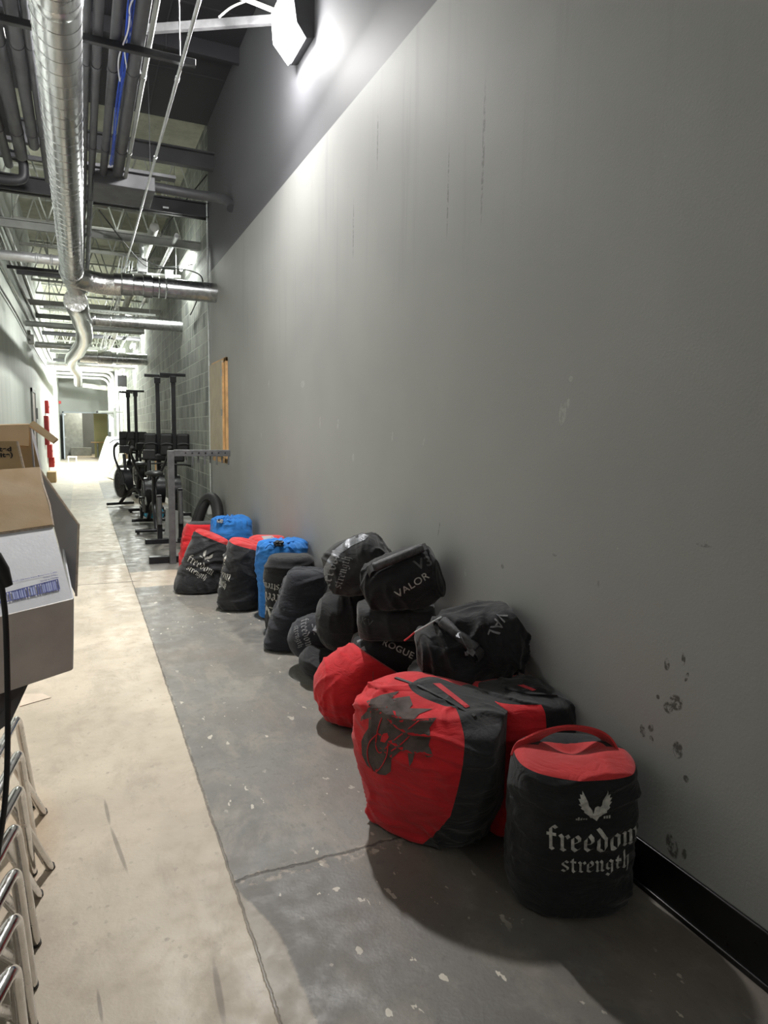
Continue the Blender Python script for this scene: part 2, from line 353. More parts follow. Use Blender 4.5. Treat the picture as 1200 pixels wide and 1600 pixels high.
def quadbm(q, th):
    bm = bmesh.new(); hexa(bm, q, th); bmesh.ops.recalc_face_normals(bm, faces=bm.faces); return bm
# ------------------------------------------------------------------ structure
YN, YC, YE = -6.0, 9.36, 35.0
link('floor', B((LX-.1, YN, -.1), (WX+.1, 41, 0)), 'floor', kind='structure')
link('wall_right', B((WX, YN, 0), (WX+.12, YC, 5.45)), 'wall_r', kind='structure')
link('wall_right_block', B((WX+.012, YC, 0), (WX+.2, YE, 5.45)), 'block', kind='structure')
link('wall_left', B((LX-.12, YN, 0), (LX, YE, 5.45)), 'wall_l', kind='structure')
link('wall_back', B((LX, YN-.1, 0), (WX, YN, 5.45)), 'wall_l', kind='structure')
link('ceiling', B((LX, YN, 5.35), (WX, YC, 5.45)), 'deck_dark', kind='structure')
link('ceiling_pale', B((LX, YC, 5.40), (WX, YE, 5.5)), 'deck_pale', kind='structure')
bm = bmesh.new(); box(bm, (WX-.012, YN, .006), (WX, YC, .155), bev=.003); box(bm, (WX-.02, YN, 0), (WX-.012, YC, .018), bev=.003)
link('baseboard_right', bm, plain('black_vinyl_base', (.006, .006, .006), .35, spec=.5), kind='structure')
# end wall with double doorway, soffit, room beyond
dl, dr, dt = -.70, 1.20, 2.13
bm = bmesh.new(); box(bm, (LX, YE, 0), (dl, YE+.12, 5.45)); box(bm, (dr, YE, 0), (WX+.2, YE+.12, 5.45)); box(bm, (dl, YE, dt), (dr, YE+.12, 5.45))
link('wall_end', bm, plain('end_wall_paint', (.33, .35, .34), .6, 0, .05, 1), kind='structure')
bm = bmesh.new()
for q in (((dl-.06, YE-.02, 0), (dl, YE+.13, dt+.06)), ((dr, YE-.02, 0), (dr+.06, YE+.13, dt+.06)), ((dl-.06, YE-.02, dt), (dr+.06, YE+.13, dt+.06))): box(bm, *q)
link('trim_doorway', bm, 'door', kind='structure')
d = link('door_1', B((dl-.02, YE-.96, .02), (dl+.03, YE-.02, dt-.02), .004), 'door', kind='structure'); d.location = (0, 0, 0)
link('door_handle', T_([(dl+.03, YE-.85, 1.0), (dl+.08, YE-.85, 1.0), (dl+.08, YE-.7, 1.0)], .012), 'zinc', d)
link('door_closer', B((dl+.03, YE-.35, dt-.12), (dl+.09, YE-.1, dt-.05)), 'zinc', d)
link('wall_beyond', B((LX-.2, 40.9, 0), (WX+.5, 41, 3.2)), 'grey_room', kind='structure')
link('wall_beyond_left', B((LX-.3, YE+.12, 0), (LX-.2, 41, 3.2)), 'grey_room', kind='structure')
link('wall_beyond_right', B((WX+.4, YE+.12, 0), (WX+.5, 41, 3.2)), 'grey_room', kind='structure')
link('ceiling_beyond', B((LX-.3, YE+.12, 3.1), (WX+.5, 41, 3.2)), 'grey_room', kind='structure')
link('wall_beyond_yellow', B((.62, 36.9, 0), (WX+.4, 37.05, 3.1)), 'yellow_wall', kind='structure')
link('wall_beyond_panel', B((LX-.2, 39.2, 0), (.1, 39.3, 3.1)), plain('grey_panel', (.3, .32, .31), .6), kind='structure')
# plywood panel in timber frame on the right wall
fr = bmesh.new(); y0, y1, z0, z1 = 8.17, 9.10, 1.05, 2.31
for lo, hi in (((WX-.03, y0, z0), (WX, y0+.09, z1)), ((WX-.03, y1-.05, z0), (WX, y1, z1)), ((WX-.03, y0, z1-.05), (WX, y1, z1)), ((WX-.03, y0, z0), (WX, y1, z0+.06))): box(fr, lo, hi, bev=.004)
ph = empty('access_panel', (WX, 8.6, z0), 'plywood access hatch in pine frame on grey wall above the rack arm', 'hatch')
def shift(bm, v):
    for q in bm.verts: q.co -= Vector(v)
    return bm
link('frame', shift(fr, ph.location), 'wood', ph)
dp = link('door_leaf', shift(B((WX-.055, y0+.11, z0+.07), (WX-.033, y1+.01, z1-.03), .004), ph.location), 'ply', ph)
link('strip', shift(B((WX-.05, y0+.09, z0+.07), (WX-.03, y0+.11, z1-.06)), ph.location), 'wood', ph)
for z in (2.13, 1.66): link('hinge', shift(T_([(WX-.058, y0+.105, z-.04), (WX-.058, y0+.105, z+.04)], .009), ph.location), 'grey_steel', ph)
# ------------------------------------------------------------------ ceiling works
def P3(px, py, **k): return at(px, py, **k)
du = empty('spiral_duct', (-.03, 6, 3.2), 'long galvanised spiral duct running down the corridor under the dark ceiling', 'duct')
def ribbed(y0, y1, xa, xb, za, zb, ra, rb, pitch=.125, rib=.0025):
    bm = bmesh.new(); pts = []; rad = []; n = int((y1-y0)/pitch)
    for i in range(n+1):
        for dy, dr_ in ((0, 0), (.475, 0), (.488, rib), (.512, rib), (.525, 0)):
            yy = y0+(i+dy)*pitch; s = (yy-y0)/(y1-y0); pts.append((xa+(xb-xa)*s, yy, za+(zb-za)*s)); rad.append(ra+(rb-ra)*s+dr_)
    tube(bm, pts, rad, 40); 
    for v in bm.verts:                    # the seam winds around the tube
        s = (v.co.y-y0)/(y1-y0); a = math.atan2(v.co.z-(za+(zb-za)*s), v.co.x-(xa+(xb-xa)*s)); v.co.y += a/(2*PI)*pitch*.5
    return bm
LO = Vector(du.location)
link('duct_run', shift(ribbed(1.2, 8.62, -.045, -.03, 3.5, 3.2, .112, .118), LO), 'duct', du, True)
for yy, rr in ((3.62, .119), (8.58, .125)):
    bm = bmesh.new(); zz = 3.5-(yy-1.2)/7.42*.3; tube(bm, [(-.04, yy-.03, zz+.001), (-.04, yy-.02, zz), (-.04, yy+.02, zz), (-.04, yy+.03, zz)], [rr-.004, rr, rr, rr-.004], 40); link('coupling', shift(bm, LO), 'duct', du, True)
# wye joint and branch
bm = bmesh.new(); tube(bm, smooth_path([(-.03, 8.55, 3.2), (-.03, 8.8, 3.19), (.0, 9.0, 3.17), (.02, 9.2, 3.15)]), [.122]*19, 32)
tube(bm, smooth_path([(-.06, 8.72, 3.19), (.1, 8.85, 3.17), (.3, 8.9, 3.15), (.5, 8.88, 3.15)]), [.128, .13, .13, .132, .13]+[.125]*14, 32)
link('elbow_joint', shift(bm, LO), 'foil', du, True)
def branch(name, y, x0, x1, z, r, label, mat='duct', rings=()):
    e = empty(name, (x0, y, z), label, 'duct'); bm = bmesh.new(); tube(bm, [(x0, y, z), (x1, y, z)], r, 32)
    link('duct_run', shift(bm, (x0, y, z)), mat, e, True)
    for xr, wd, rr in rings:
        bm = bmesh.new(); tube(bm, [(xr, y, z), (xr+.01, y, z), (xr+wd-.01, y, z), (xr+wd, y, z)], [r, r+rr, r+rr, r], 32); link('collar', shift(bm, (x0, y, z)), mat, e, True)
    return e
branch('branch_duct', 8.87, .42, WX+.01, 3.165, .118, 'shiny round branch duct nearest the camera, crossing into the grey wall', rings=((.5, .14, .012), (.74, .12, .016), (.92, .02, .008), (1.0, .02, .008)))
branch('branch_duct', 12.1, .1, WX+.02, 3.19, .098, 'middle round branch duct crossing from flexible hose to block wall', rings=((.2, .08, .006), (.5, .02, .005)))
branch('branch_duct', 18.7, .05, WX+.02, 3.22, .145, 'fattest far branch duct with wrapped collar, crossing to block wall', rings=((.45, .35, .03), (.9, .02, .005)))
branch('cross_pipe', 8.75, LX, -.12, 3.33, .055, 'grey cross pipe entering the left pale wall beside the main duct', 'zinc', rings=((-.4, .03, .008), (-.25, .03, .008)))
branch('cross_pipe', 14.2, LX, 1.2, 3.33, .05, 'thin painted pipe crossing behind the flexible hose, at a mounting clamp', 'grey_steel')
branch('cross_pipe', 17.2, LX, .1, 3.28, .07, 'short grey pipe from left wall to the flexible hose', 'zinc')
branch('cross_pipe', 22.5, LX, WX, 3.32, .05, 'thin zinc pipe spanning the whole corridor behind the fattest branch duct', 'zinc')
# flexible foil hose
fx = []
for (px, py, y) in ((118, 470, 9.15), (124, 490, 10.6), (131, 512, 12.3), (131, 530, 13.8), (122, 548, 15.6), (112, 560, 17.4), (113, 572, 20.5), (121, 584, 23.5), (122, 600, 28)): fx.append(P3(px, py, y=y))
bm = bmesh.new(); sp_ = smooth_path(fx, 24); tube(bm, sp_, [(.13 if i < 130 else .12)+(.007 if i % 2 else 0)+.006*math.sin(i*.21) for i in range(len(sp_))], 28)
fo = link('flexible_duct', bm, 'foil', smooth=True); tag(fo, 'wavy silver flexible duct sagging down the far half of corridor', 'duct')
# struts and hangers
def one(name, bm, mat, label, cat, group=None, smooth=False): return tag(link(name, bm, mat, smooth=smooth), label, cat, group)
def strut(x0, x1, y, z, label, mat='darker_paint', h=.042, wd=.042):
    bm = bmesh.new(); box(bm, (x0, y-wd/2, z), (x1, y+wd/2, z+h), bev=.003)
    o = one('cross_strut', bm, mat, label, 'strut'); bm = bmesh.new(); n = int((x1-x0)/.055)
    for i in range(n): box(bm, (x0+.02+i*.055, y-wd/2-.0015, z+.004), (x0+.048+i*.055, y+wd/2+.001, z+.012))
    link('slot', bm, 'light_paint' if mat == 'grey_steel' else 'cord', o)['kind'] = 'stuff'
    for xx in (x0+.1, x1-.1): link('hanger_rod', T_([(xx, y, z+.01), (xx, y, 5.36)], .004, 6), 'dark_paint' if y < 9 else 'grey_steel', o)
    return o
strut(LX, .79, 4.97, 3.88, 'slotted dark strut nearest the camera, carrying the painted pipes')
strut(LX, .85, 7.7, 4.02, 'dark strut where the painted pipes stop above the gutter box')
strut(LX, 1.5, 10.9, 3.62, 'black slotted strut just past the black roof beam', 'darker_paint')
strut(-.5, 1.3, 13.0, 3.45, 'grey slotted strut above middle branch duct', 'grey_steel')
strut(-.6, 1.3, 16.0, 3.5, 'grey slotted strut between the middle and fattest branch ducts', 'grey_steel')
# painted pipes parallel to the corridor
def run(name, x, y0, y1, z, r, mat, label, grp='painted pipes lying on the struts', sm=True, n=14):
    o = link(name, shift(T_([(x, y0, z), (x, y1, z)], r, n), (x, y0, z)), mat, smooth=sm, loc=(x, y0, z)); tag(o, label, 'pipe', grp)
    k = y0+.9
    while k < y1: link('coupling', T_([(0, k-y0, 0), (0, k-y0+.05, 0)], r+.004, n), mat, o, sm); k += 1.5
    return o
zt = 3.925
run('conduit', .12, 1.5, 14, zt+.03, .022, 'dark_paint', 'dark conduit closest to the right of the big spiral duct')
run('conduit', .185, 1.5, 14, zt+.035, .03, 'dark_paint', 'second dark pipe right of the big spiral duct')
run('conduit', .292, 1.5, 7.75, zt+.038, .034, 'dark_paint', 'dark pipe just left of the blue cables')
run('conduit', .425, 1.5, 7.75, zt+.055, .05, 'dark_paint', 'fattest dark pipe just right of the blue cables')
run('conduit', .497, 1.5, 7.7, zt+.03, .017, 'grey_steel', 'pale thin conduit on the right edge of painted pipes')
run('conduit', .69, 1.2, 11.5, 3.85, .012, 'zinc', 'bare zinc conduit slanting alone across dark ceiling', None)
for i, (x, r, lab) in enumerate(((-.30, .045, 'dark pipe left of the spiral duct near top edge'), (-.42, .055, 'fat dark pipe at the top left corner'), (-.55, .04, 'dark pipe leftmost at the top left corner'), (-.22, .03, 'thin dark pipe tucked against the left of spiral duct'))):
    run('pipe', x, 1.5, 7.2+.3*i, zt+.06, r, 'dark_paint', lab)
bm = bmesh.new()
for k in range(5):
    ox = .345+.01*(k % 3); tube(bm, smooth_path([(ox+.01*math.sin(k+j*1.3), 1.6+j*.7, zt+.0+.012*(k//2)+.006*math.sin(2*k+j)) for j in range(9)], 4), .0055, 6)
one('cable_bundle', bm, 'cable_blue', 'bundle of blue data cables lying between dark pipes', 'cable', smooth=True)
bm = bmesh.new(); tube(bm, smooth_path([(.36+.016*math.sin(j*2.1), 4.2+j*.16, zt+.0+.02*math.cos(j*1.7)) for j in range(9)], 5), .005, 6); tube(bm, smooth_path([(.335+.02*math.sin(j*1.1+1), 4.6+j*.17, zt-.02) for j in range(6)], 5), .005, 6)
one('white_cable', bm, 'cable_white', 'short tangle of white cable around blue cables', 'cable', smooth=True)
# gutter box and big pipe elbow
gb = bmesh.new(); box(gb, (.2, 7.55, 3.86), (.78, 8.15, 4.0), bev=.006); box(gb, (.05, 7.5, 4.0), (.98, 7.62, 4.03))
one('gutter_box', gb, 'dark_paint', 'dark grey wiring gutter box at the end of painted pipes', 'box')
bm = T_(smooth_path([(.72, 8.12, 4.09), (1.05, 8.12, 4.08), (1.3, 8.1, 4.07), (1.48, 8.0, 4.04), (1.58, 7.86, 3.97), (1.6, 7.78, 3.88)], 8), .052, 16)
one('elbow_conduit', bm, 'dark_paint', 'fat grey pipe bending down against the right wall', 'pipe', smooth=True)
# beams
bm = bmesh.new(); box(bm, (LX, 9.36, 4.20), (WX+.012, 9.40, 4.38)); box(bm, (LX, 9.32, 4.20), (WX+.012, 9.46, 4.215)); box(bm, (LX, 9.32, 4.37), (WX+.012, 9.46, 4.385))
o = one('roof_beam', bm, 'darker_paint', 'black steel beam crossing where dark paint ends', 'beam')
bm = B((1.05, 9.315, 4.24), (1.12, 9.33, 4.26)); link('label_tag', bm, 'cable_white', o)
bm = bmesh.new(); box(bm, (LX, 8.9, 4.66), (WX, 9.0, 4.84)); box(bm, (LX, 8.84, 4.82), (WX, 9.06, 4.84))
one('roof_beam', bm, 'dark_paint', 'dark grey beam above the gutter box, higher than the black beam', 'beam')
for i, (y, zz, lab) in enumerate(((6.2, 5.1, 'faint dark roof purlin nearest the camera'), (7.4, 5.1, 'faint dark roof purlin above the gutter box'), (4.9, 5.1, 'faint dark roof purlin above the slotted strut'))):
    bm = bmesh.new(); box(bm, (LX, y, zz+.1), (WX, y+.05, 5.36)); one('purlin', bm, 'deck_dark', lab, 'beam', 'dark purlins under the dark ceiling')
# left dark junk
bm = bmesh.new(); a = P3(0, 118, y=7.0); 
bm = B((LX, 6.6, 4.14), (-.47, 7.5, 4.5), .006); one('dark_cabinet', bm, 'dark_paint', 'dark box hung high at the left edge beside spiral duct', 'box')
bm = B((LX, 6.55, 4.5), (-.45, 6.7, 4.62), .004); one('ledge', bm, 'light_paint', 'pale lit ledge on top of the dark hung box', 'ledge')
bm = T_(smooth_path([(-.84, 8.5, 4.05), (-.6, 8.5, 4.05), (-.48, 8.5, 4.09), (-.46, 8.5, 4.18), (-.48, 8.5, 4.28), (-.6, 8.5, 4.32), (-.84, 8.5, 4.32)], 6), .05, 14); one('u_bend_pipe', bm, 'darker_paint', 'black pipe doubling back at the left wall', 'pipe', smooth=True)
for y, z0_, lab in ((7.9, 4.25, 'dark channel left of spiral duct above black pipe'), (8.25, 4.45, 'second dark channel left of spiral duct'), (6.0, 4.7, 'upper dark channel left of the spiral duct')):
    bm = B((LX, y, z0_), (.1, y+.08, z0_+.09), .004); one('channel', bm, 'dark_paint', lab, 'beam', 'dark channels left of spiral duct')
# lamp brace
lp0 = P3(445, 30, x=1.52); bq = P3(226, 46, z=4.62)
bm = bmesh.new(); dvec = (bq-lp0); strap(bm, [lp0, bq], (0, 0, 1), .06, .04); one('lamp_brace', bm, 'rack', 'white steel brace running left from wall lamp', 'brace')
p1 = P3(372, -6, z=4.72); bm = T_([lp0+Vector((0, 0, .03)), p1], .018, 10); one('brace_rod', bm, 'light_paint', 'thin pale rod meeting the brace at the wall lamp', 'brace', smooth=True)
bm = T_(smooth_path([P3(342, 27, y=5.6), P3(368, 8, y=5.6), P3(420, -8, y=5.55), P3(455, -2, y=5.5), P3(470, 22, y=5.45)], 6), .008, 8); one('lamp_cable', bm, 'light_paint', 'thin pale cable looping over to the wall lamp', 'cable', smooth=True)
# wall pack lamp: slanted housing on the wall, lens turned down and outwards
wl = empty('wall_lamp', (WX, 5.14, 4.42), 'glowing wall pack lamp mounted high on the grey wall', 'lamp')
def prism(pts_xz, y0, y1):
    bm = bmesh.new(); a = [bm.verts.new((p[0], y0, p[1])) for p in pts_xz]; b = [bm.verts.new((p[0], y1, p[1])) for p in pts_xz]
    bm.faces.new(a); bm.faces.new(b[::-1]); n = len(a)
    for i in range(n): bm.faces.new((a[i], b[i], b[(i+1) % n], a[(i+1) % n]))
    bmesh.ops.recalc_face_normals(bm, faces=bm.faces); return bm
link('housing', prism([(0, -.17), (-.06, -.19), (-.13, -.10), (-.17, .16), (-.13, .2), (0, .2)], -.2, .2), 'dark_paint', wl)
link('lens', prism([(-.07, -.185), (-.085, -.205), (-.20, -.08), (-.215, .12), (-.172, .14), (-.13, -.10)], -.18, .18), 'lens', wl)
# strip lights on the block wall
for i, (y, z, e) in enumerate(STRIPS):
    s = empty('strip_light', (WX, y, z), ('nearest', 'second nearest', 'third nearest', 'farthest')[i]+' glowing strip light on the block wall', 'lamp', 'strip lights high on the block wall')
    link('housing', B((-.09, -.62, -.0), (.01, .62, .06), .004), 'white_hard', s); link('lamp_tube', T_([(-.06, -.55, -.028), (-.06, .55, -.028)], .022, 12), 'tube', s, True)
# open web joists beyond the beam
def joist(y, z=4.55, top=5.38):
    e = empty('roof_joist', (0, y, z), 'pale open web roof joist crossing the far corridor', 'joist', 'open web joists under the pale deck')
    for zz in (z, top-.05):
        bm = bmesh.new(); box(bm, (LX, -.035, zz-z), (WX, .035, zz-z+.012)); box(bm, (LX, -.004, zz-z), (WX, .004, zz-z+.05)); link('chord', bm, 'light_paint', e)
    bm = bmesh.new(); n = 5; st = (WX-LX)/n
    for i in range(n):
        xa = LX+i*st; tube(bm, [(xa, 0, .03), (xa+st/2, 0, top-z-.04)], .012, 6); tube(bm, [(xa+st/2, 0, top-z-.04), (xa+st, 0, .03)], .012, 6)
    link('web', bm, 'light_paint', e)
    return e
j0 = joist(10.4)
def copy_tree(o, loc):
    c = o.copy(); COL.objects.link(c); c.location = loc
    for ch in o.children:
        d = ch.copy(); COL.objects.link(d); d.parent = c
        for g in ch.children:
            q = g.copy(); COL.objects.link(q); q.parent = d
    return c
for k in range(1, 16): copy_tree(j0, (0, 10.4+k*1.55, 4.55 - (.12 if k % 3 == 0 else 0)))
for k in range(9):
    y = 10.0+k*2.6; zz = 3.95-.06*(k % 3)
    bm = bmesh.new(); box(bm, (LX, y, zz), (1.35 if k % 2 else WX, y+.06, zz+.10)); box(bm, (LX, y-.03, zz+.09), (1.35 if k % 2 else WX, y+.09, zz+.10))
    one('channel', bm, ('grey_steel', 'dark_paint', 'light_paint')[k % 3], ('grey', 'dark', 'pale')[k % 3]+' painted channel crossing the far corridor ceiling', 'beam', ('grey', 'dark', 'pale')[k % 3]+' channels crossing far corridor')
# far conduits, slanting main and cable bunch
bm = T_([(1.0, 9.9, 4.15), (.95, 16, 4.0), (.9, 26, 3.9)], .06, 14); one('main_conduit', bm, 'light_paint', 'fat pale pipe running down the far corridor beside the cables', 'pipe', smooth=True)
bm = T_([(1.25, 9.6, 4.0), (1.25, 30, 4.0)], .03, 10); one('conduit', bm, 'zinc', 'zinc conduit between fat pale pipe and block wall', 'pipe', smooth=True)
bm = T_([(.75, 10.9, 3.72), (1.45, 10.8, 3.72)], .028, 10); one('pipe_stub', bm, 'light_paint', 'short pale capped pipe at the black slotted strut', 'pipe', smooth=True)
bm = bmesh.new(); rnd = random.Random(3)
for k in range(9):
    x = .62+.02*k; tube(bm, smooth_path([(x+rnd.uniform(-.04, .04), 10.6+j*1.6, 3.85+rnd.uniform(-.05, .07)) for j in range(9)], 5), .008, 6)
o = one('cable_bunch', bm, 'cable_white', 'loose bunch of white cables along the far ceiling', 'cable', smooth=True)
bm = bmesh.new()
tube(bm, smooth_path([(1.55, 9.0, 4.62), (1.2, 9.9, 4.25), (.95, 10.8, 3.85), (.7, 11.0, 3.75)], 8), .008, 6)
tube(bm, smooth_path([(.3, 9.3, 4.1), (.6, 10.0, 3.95), (.95, 10.6, 3.78), (1.25, 10.4, 3.75), (1.5, 10.0, 3.65), (1.61, 9.8, 3.5), (1.6, 10.3, 3.3), (1.6, 10.9, 3.2)], 8), .009, 6)
tube(bm, smooth_path([(.9, 10.7, 3.9), (1.2, 10.7, 3.82), (1.6, 10.6, 3.88)], 8), .008, 6)
one('black_cable', bm, 'cord', 'black cables drooping from the strut to block wall', 'cable', smooth=True)
bm = bmesh.new(); tube(bm, [(.9, 10.75, 3.70), (.9, 10.75, 4.15)], .03, 8); jb = one('junction_box', B((.84, 10.7, 3.72), (.97, 10.84, 3.92), .005), 'zinc', 'metal junction box clamped at the black slotted strut, larger of two', 'box'); link('riser', bm, 'zinc', jb)
one('junction_box', B((1.22, 10.75, 3.68), (1.34, 10.83, 3.8), .005), 'zinc', 'small metal junction box on the strut near the block wall', 'box')
# left wall conduits
for i, (z, r, mt, lab) in enumerate(((3.75, .02, 'cord', 'black cable run highest on left wall'), (3.45, .018, 'grey_steel', 'grey conduit on left wall below black cable'), (4.1, .03, 'grey_steel', 'thick conduit near the top of left wall'), (3.1, .012, 'cord', 'thin black cable lowest on left wall'))):
    bm = T_(smooth_path([(LX+.03, 3+j*3, z+.03*math.sin(j*1.7+i)) for j in range(10)], 4), r, 8); one('wall_cable', bm, mt, lab, 'cable', smooth=True)
bm = bmesh.new(); box(bm, (LX, 14.7, 3.03), (LX+.1, 14.9, 3.2), bev=.01); box(bm, (LX, 14.6, 3.2), (LX+.05, 14.95, 3.26)); one('emergency_light', bm, 'light_paint', 'small emergency light unit on the left wall', 'lamp')
# far end pipes with big elbow
for i, (z, r, x1) in enumerate(((3.86, .07, 1.35), (3.68, .05, 1.25), (3.52, .04, 1.15))):
    yy = 31.5-.2*i
    bm = T_(round_path([(LX, yy, z), (x1, yy, z), (x1, yy, .9+.2*i)], .35, 8), r, 14); one('white_pipe', bm, 'white_hard', ('outer', 'middle', 'inner')[i]+' of three white pipes that bend down at the far right', 'pipe', 'white pipes bending down at the far end', smooth=True)
bm = T_([(.15, 32.5, 3.3), (WX, 32.5, 3.15)], .11, 16); one('white_duct', bm, 'white_hard', 'short white duct near the far end, below bending pipes', 'duct', smooth=True)
# vertical conduit at the corner with box
e = empty('wall_conduit', (WX-.02, 9.33, .46), 'thin vertical zinc conduit where painted wall meets block wall', 'pipe')
link('pipe', T_([(0, 0, 0), (0, 0, 4.04)], .011, 8), 'zinc', e, True); link('outlet_box', B((-.05, -.045, -.16), (.01, .045, .0), .006), 'light_paint', e)
# left wall: door, alarm boxes
bm = bmesh.new(); yl = 15.2; box(bm, (LX, yl-.5, 0), (LX+.03, yl-.43, 2.2)); box(bm, (LX, yl+.5, 0), (LX+.03, yl+.57, 2.2)); box(bm, (LX, yl-.5, 2.13), (LX+.03, yl+.57, 2.2)); link('door_frame', bm, 'grey_steel', kind='structure')
link('door_2', B((LX, yl-.43, 0), (LX+.015, yl+.5, 2.13)), plain('pinkish_door', (.62, .5, .46), .6), kind='structure')
bm = B((LX, 16.2, 1.62), (LX+.03, 16.32, 1.85), .004); one('wall_plate', bm, 'rack', 'small dark plate beside the left door', 'plate')
for (y, z0_, z1_, dx, lab) in ((20.6, 1.82, 2.16, .09, 'top red alarm box on left wall'), (19.85, .99, 1.74, .1, 'tall dark red alarm cabinet on left wall'), (20.9, .62, .98, .12, 'lower bright red alarm cabinet on left wall'), (21.6, .32, .6, .14, 'lowest small red box on left wall')):
    e = empty('alarm_box', (LX, y, z0_), lab, 'alarm box', 'red alarm boxes on the left wall'); link('housing', B((0, -.35, 0), (dx, .35, z1_-z0_), .01), 'alarm', e)
    link('lock', T_([(dx, -.2, (z1_-z0_)/2), (dx+.012, -.2, (z1_-z0_)/2)], .025, 10), 'rubber', e)
bm = B((LX+.01, 19.7, 0), (LX+.22, 20.3, .28), .006); one('cardboard_box', bm, 'kraft', 'small kraft box on the floor by far left wall', 'box')
# ------------------------------------------------------------------ writing
def text_bm(s, h, bold=.0, wide=1.0, cell=.007, align='CENTER'):
    c = bpy.data.curves.new('t', 'FONT'); c.body = s; c.size = h/.73; c.offset = bold*h; c.align_x = align; c.align_y = 'CENTER'; c.fill_mode = 'FRONT'; c.resolution_u = 6; c.space_character = 1.08
    o = bpy.data.objects.new('t', c); COL.objects.link(o); dg = bpy.context.evaluated_depsgraph_get(); dg.update()
    me = bpy.data.meshes.new_from_object(o.evaluated_get(dg)); bm = bmesh.new(); bm.from_mesh(me)
    bpy.data.objects.remove(o); bpy.data.curves.remove(c); bpy.data.meshes.remove(me)
    for v in bm.verts: v.co.x *= wide
    grid(bm, cell); return bm
def grid(bm, cell):
    bmesh.ops.triangulate(bm, faces=bm.faces)
    if not bm.verts: return bm
    for ax in (0, 1):
        lo = min(v.co[ax] for v in bm.verts); hi = max(v.co[ax] for v in bm.verts); k = lo+cell
        while k < hi:
            no = Vector((1, 0, 0)) if ax == 0 else Vector((0, 1, 0))
            bmesh.ops.bisect_plane(bm, geom=bm.verts[:]+bm.edges[:]+bm.faces[:], plane_co=no*k, plane_no=no); k += cell
    return bm
# broad nib letters, each a list of pen strokes on an x height of 1
GL = {
 'f': (.55, [[(.22, 1.25), (.22, .12)], [(.22, 1.25), (.36, 1.42), (.52, 1.3)], [(.0, .93), (.5, .93)], [(.2, .16), (.34, .04)]]),
 'r': (.56, [[(.08, .97), (.2, .84)], [(.2, .84), (.2, .14)], [(.14, .16), (.34, .04)], [(.3, .86), (.44, .95), (.54, .8)]]),
 'e': (.62, [[(.12, .8), (.12, .2)], [(.12, .2), (.3, .05), (.52, .2)], [(.12, .8), (.32, .96), (.48, .8), (.48, .62), (.16, .46)]]),
 'd': (.66, [[(.12, .78), (.12, .2)], [(.12, .2), (.32, .04), (.52, .22)], [(.52, .22), (.52, .78)], [(.52, .78), (.1, 1.3)], [(.12, .78), (.34, .95)]]),
 'o': (.66, [[(.12, .78), (.12, .2)], [(.12, .2), (.32, .04), (.52, .22)], [(.52, .22), (.52, .78)], [(.12, .8), (.32, .96), (.52, .78)]]),
 'm': (1.02, [[(.04, .95), (.16, .84)], [(.16, .84), (.16, .14)], [(.1, .16), (.24, .04)], [(.22, .84), (.38, .96), (.5, .84)], [(.5, .84), (.5, .14)], [(.44, .16), (.58, .04)], [(.56, .84), (.72, .96), (.84, .84)], [(.84, .84), (.84, .14)], [(.8, .16), (.96, .04)]]),
 'n': (.7, [[(.04, .95), (.16, .84)], [(.16, .84), (.16, .14)], [(.1, .16), (.24, .04)], [(.22, .84), (.38, .96), (.5, .84)], [(.5, .84), (.5, .14)], [(.46, .16), (.64, .04)]]),
 's': (.58, [[(.5, .84), (.3, .97), (.12, .82), (.12, .64), (.48, .4), (.48, .2), (.28, .04), (.06, .16)]]),
 't': (.5, [[(.2, 1.18), (.2, .18)], [(.2, .18), (.32, .04), (.46, .16)], [(.02, .92), (.44, .92)]]),
 'g': (.68, [[(.12, .78), (.12, .3)], [(.12, .3), (.3, .14), (.52, .28)], [(.12, .8), (.32, .96), (.54, .84)], [(.52, .9), (.52, -.16)], [(.52, -.16), (.3, -.36), (.08, -.2)]]),
 'h': (.7, [[(.16, 1.4), (.16, .12)], [(.1, .16), (.26, .04)], [(.22, .8), (.38, .95), (.52, .8)], [(.52, .8), (.52, -.04)], [(.52, -.04), (.4, -.28)]]),
}
def blackletter(bm, s, h, x0, y0, nib=.21, track=.06):
    tot = sum(GL[c][0]+track for c in s)*h; x = x0-tot/2; nv = Vector((math.cos(math.radians(38)), math.sin(math.radians(38))))*nib*h/2
    for c in s:
        wd, st = GL[c]
        for pl in st:
            for a, b in zip(pl[:-1], pl[1:]):
                p = Vector((x+a[0]*h, y0+a[1]*h)); q = Vector((x+b[0]*h, y0+b[1]*h)); d = (q-p)
                if abs(d.x) > 1e-6 and abs(d.y) < 1e-6: n2 = Vector((0, nib*h*.4))
                else: n2 = nv
                vs = [p-n2, p+n2, q+n2, q-n2]
                if abs((vs[1]-vs[0]).cross(vs[2]-vs[1])) < 1e-7: continue
                bm.faces.new([bm.verts.new((v.x, v.y, 0)) for v in vs])
        x += (wd+track)*h
def poly(bm, pts, s=1, ox=0, oy=0):
    f = bm.faces.new([bm.verts.new((p[0]*s+ox, p[1]*s+oy, 0)) for p in pts])
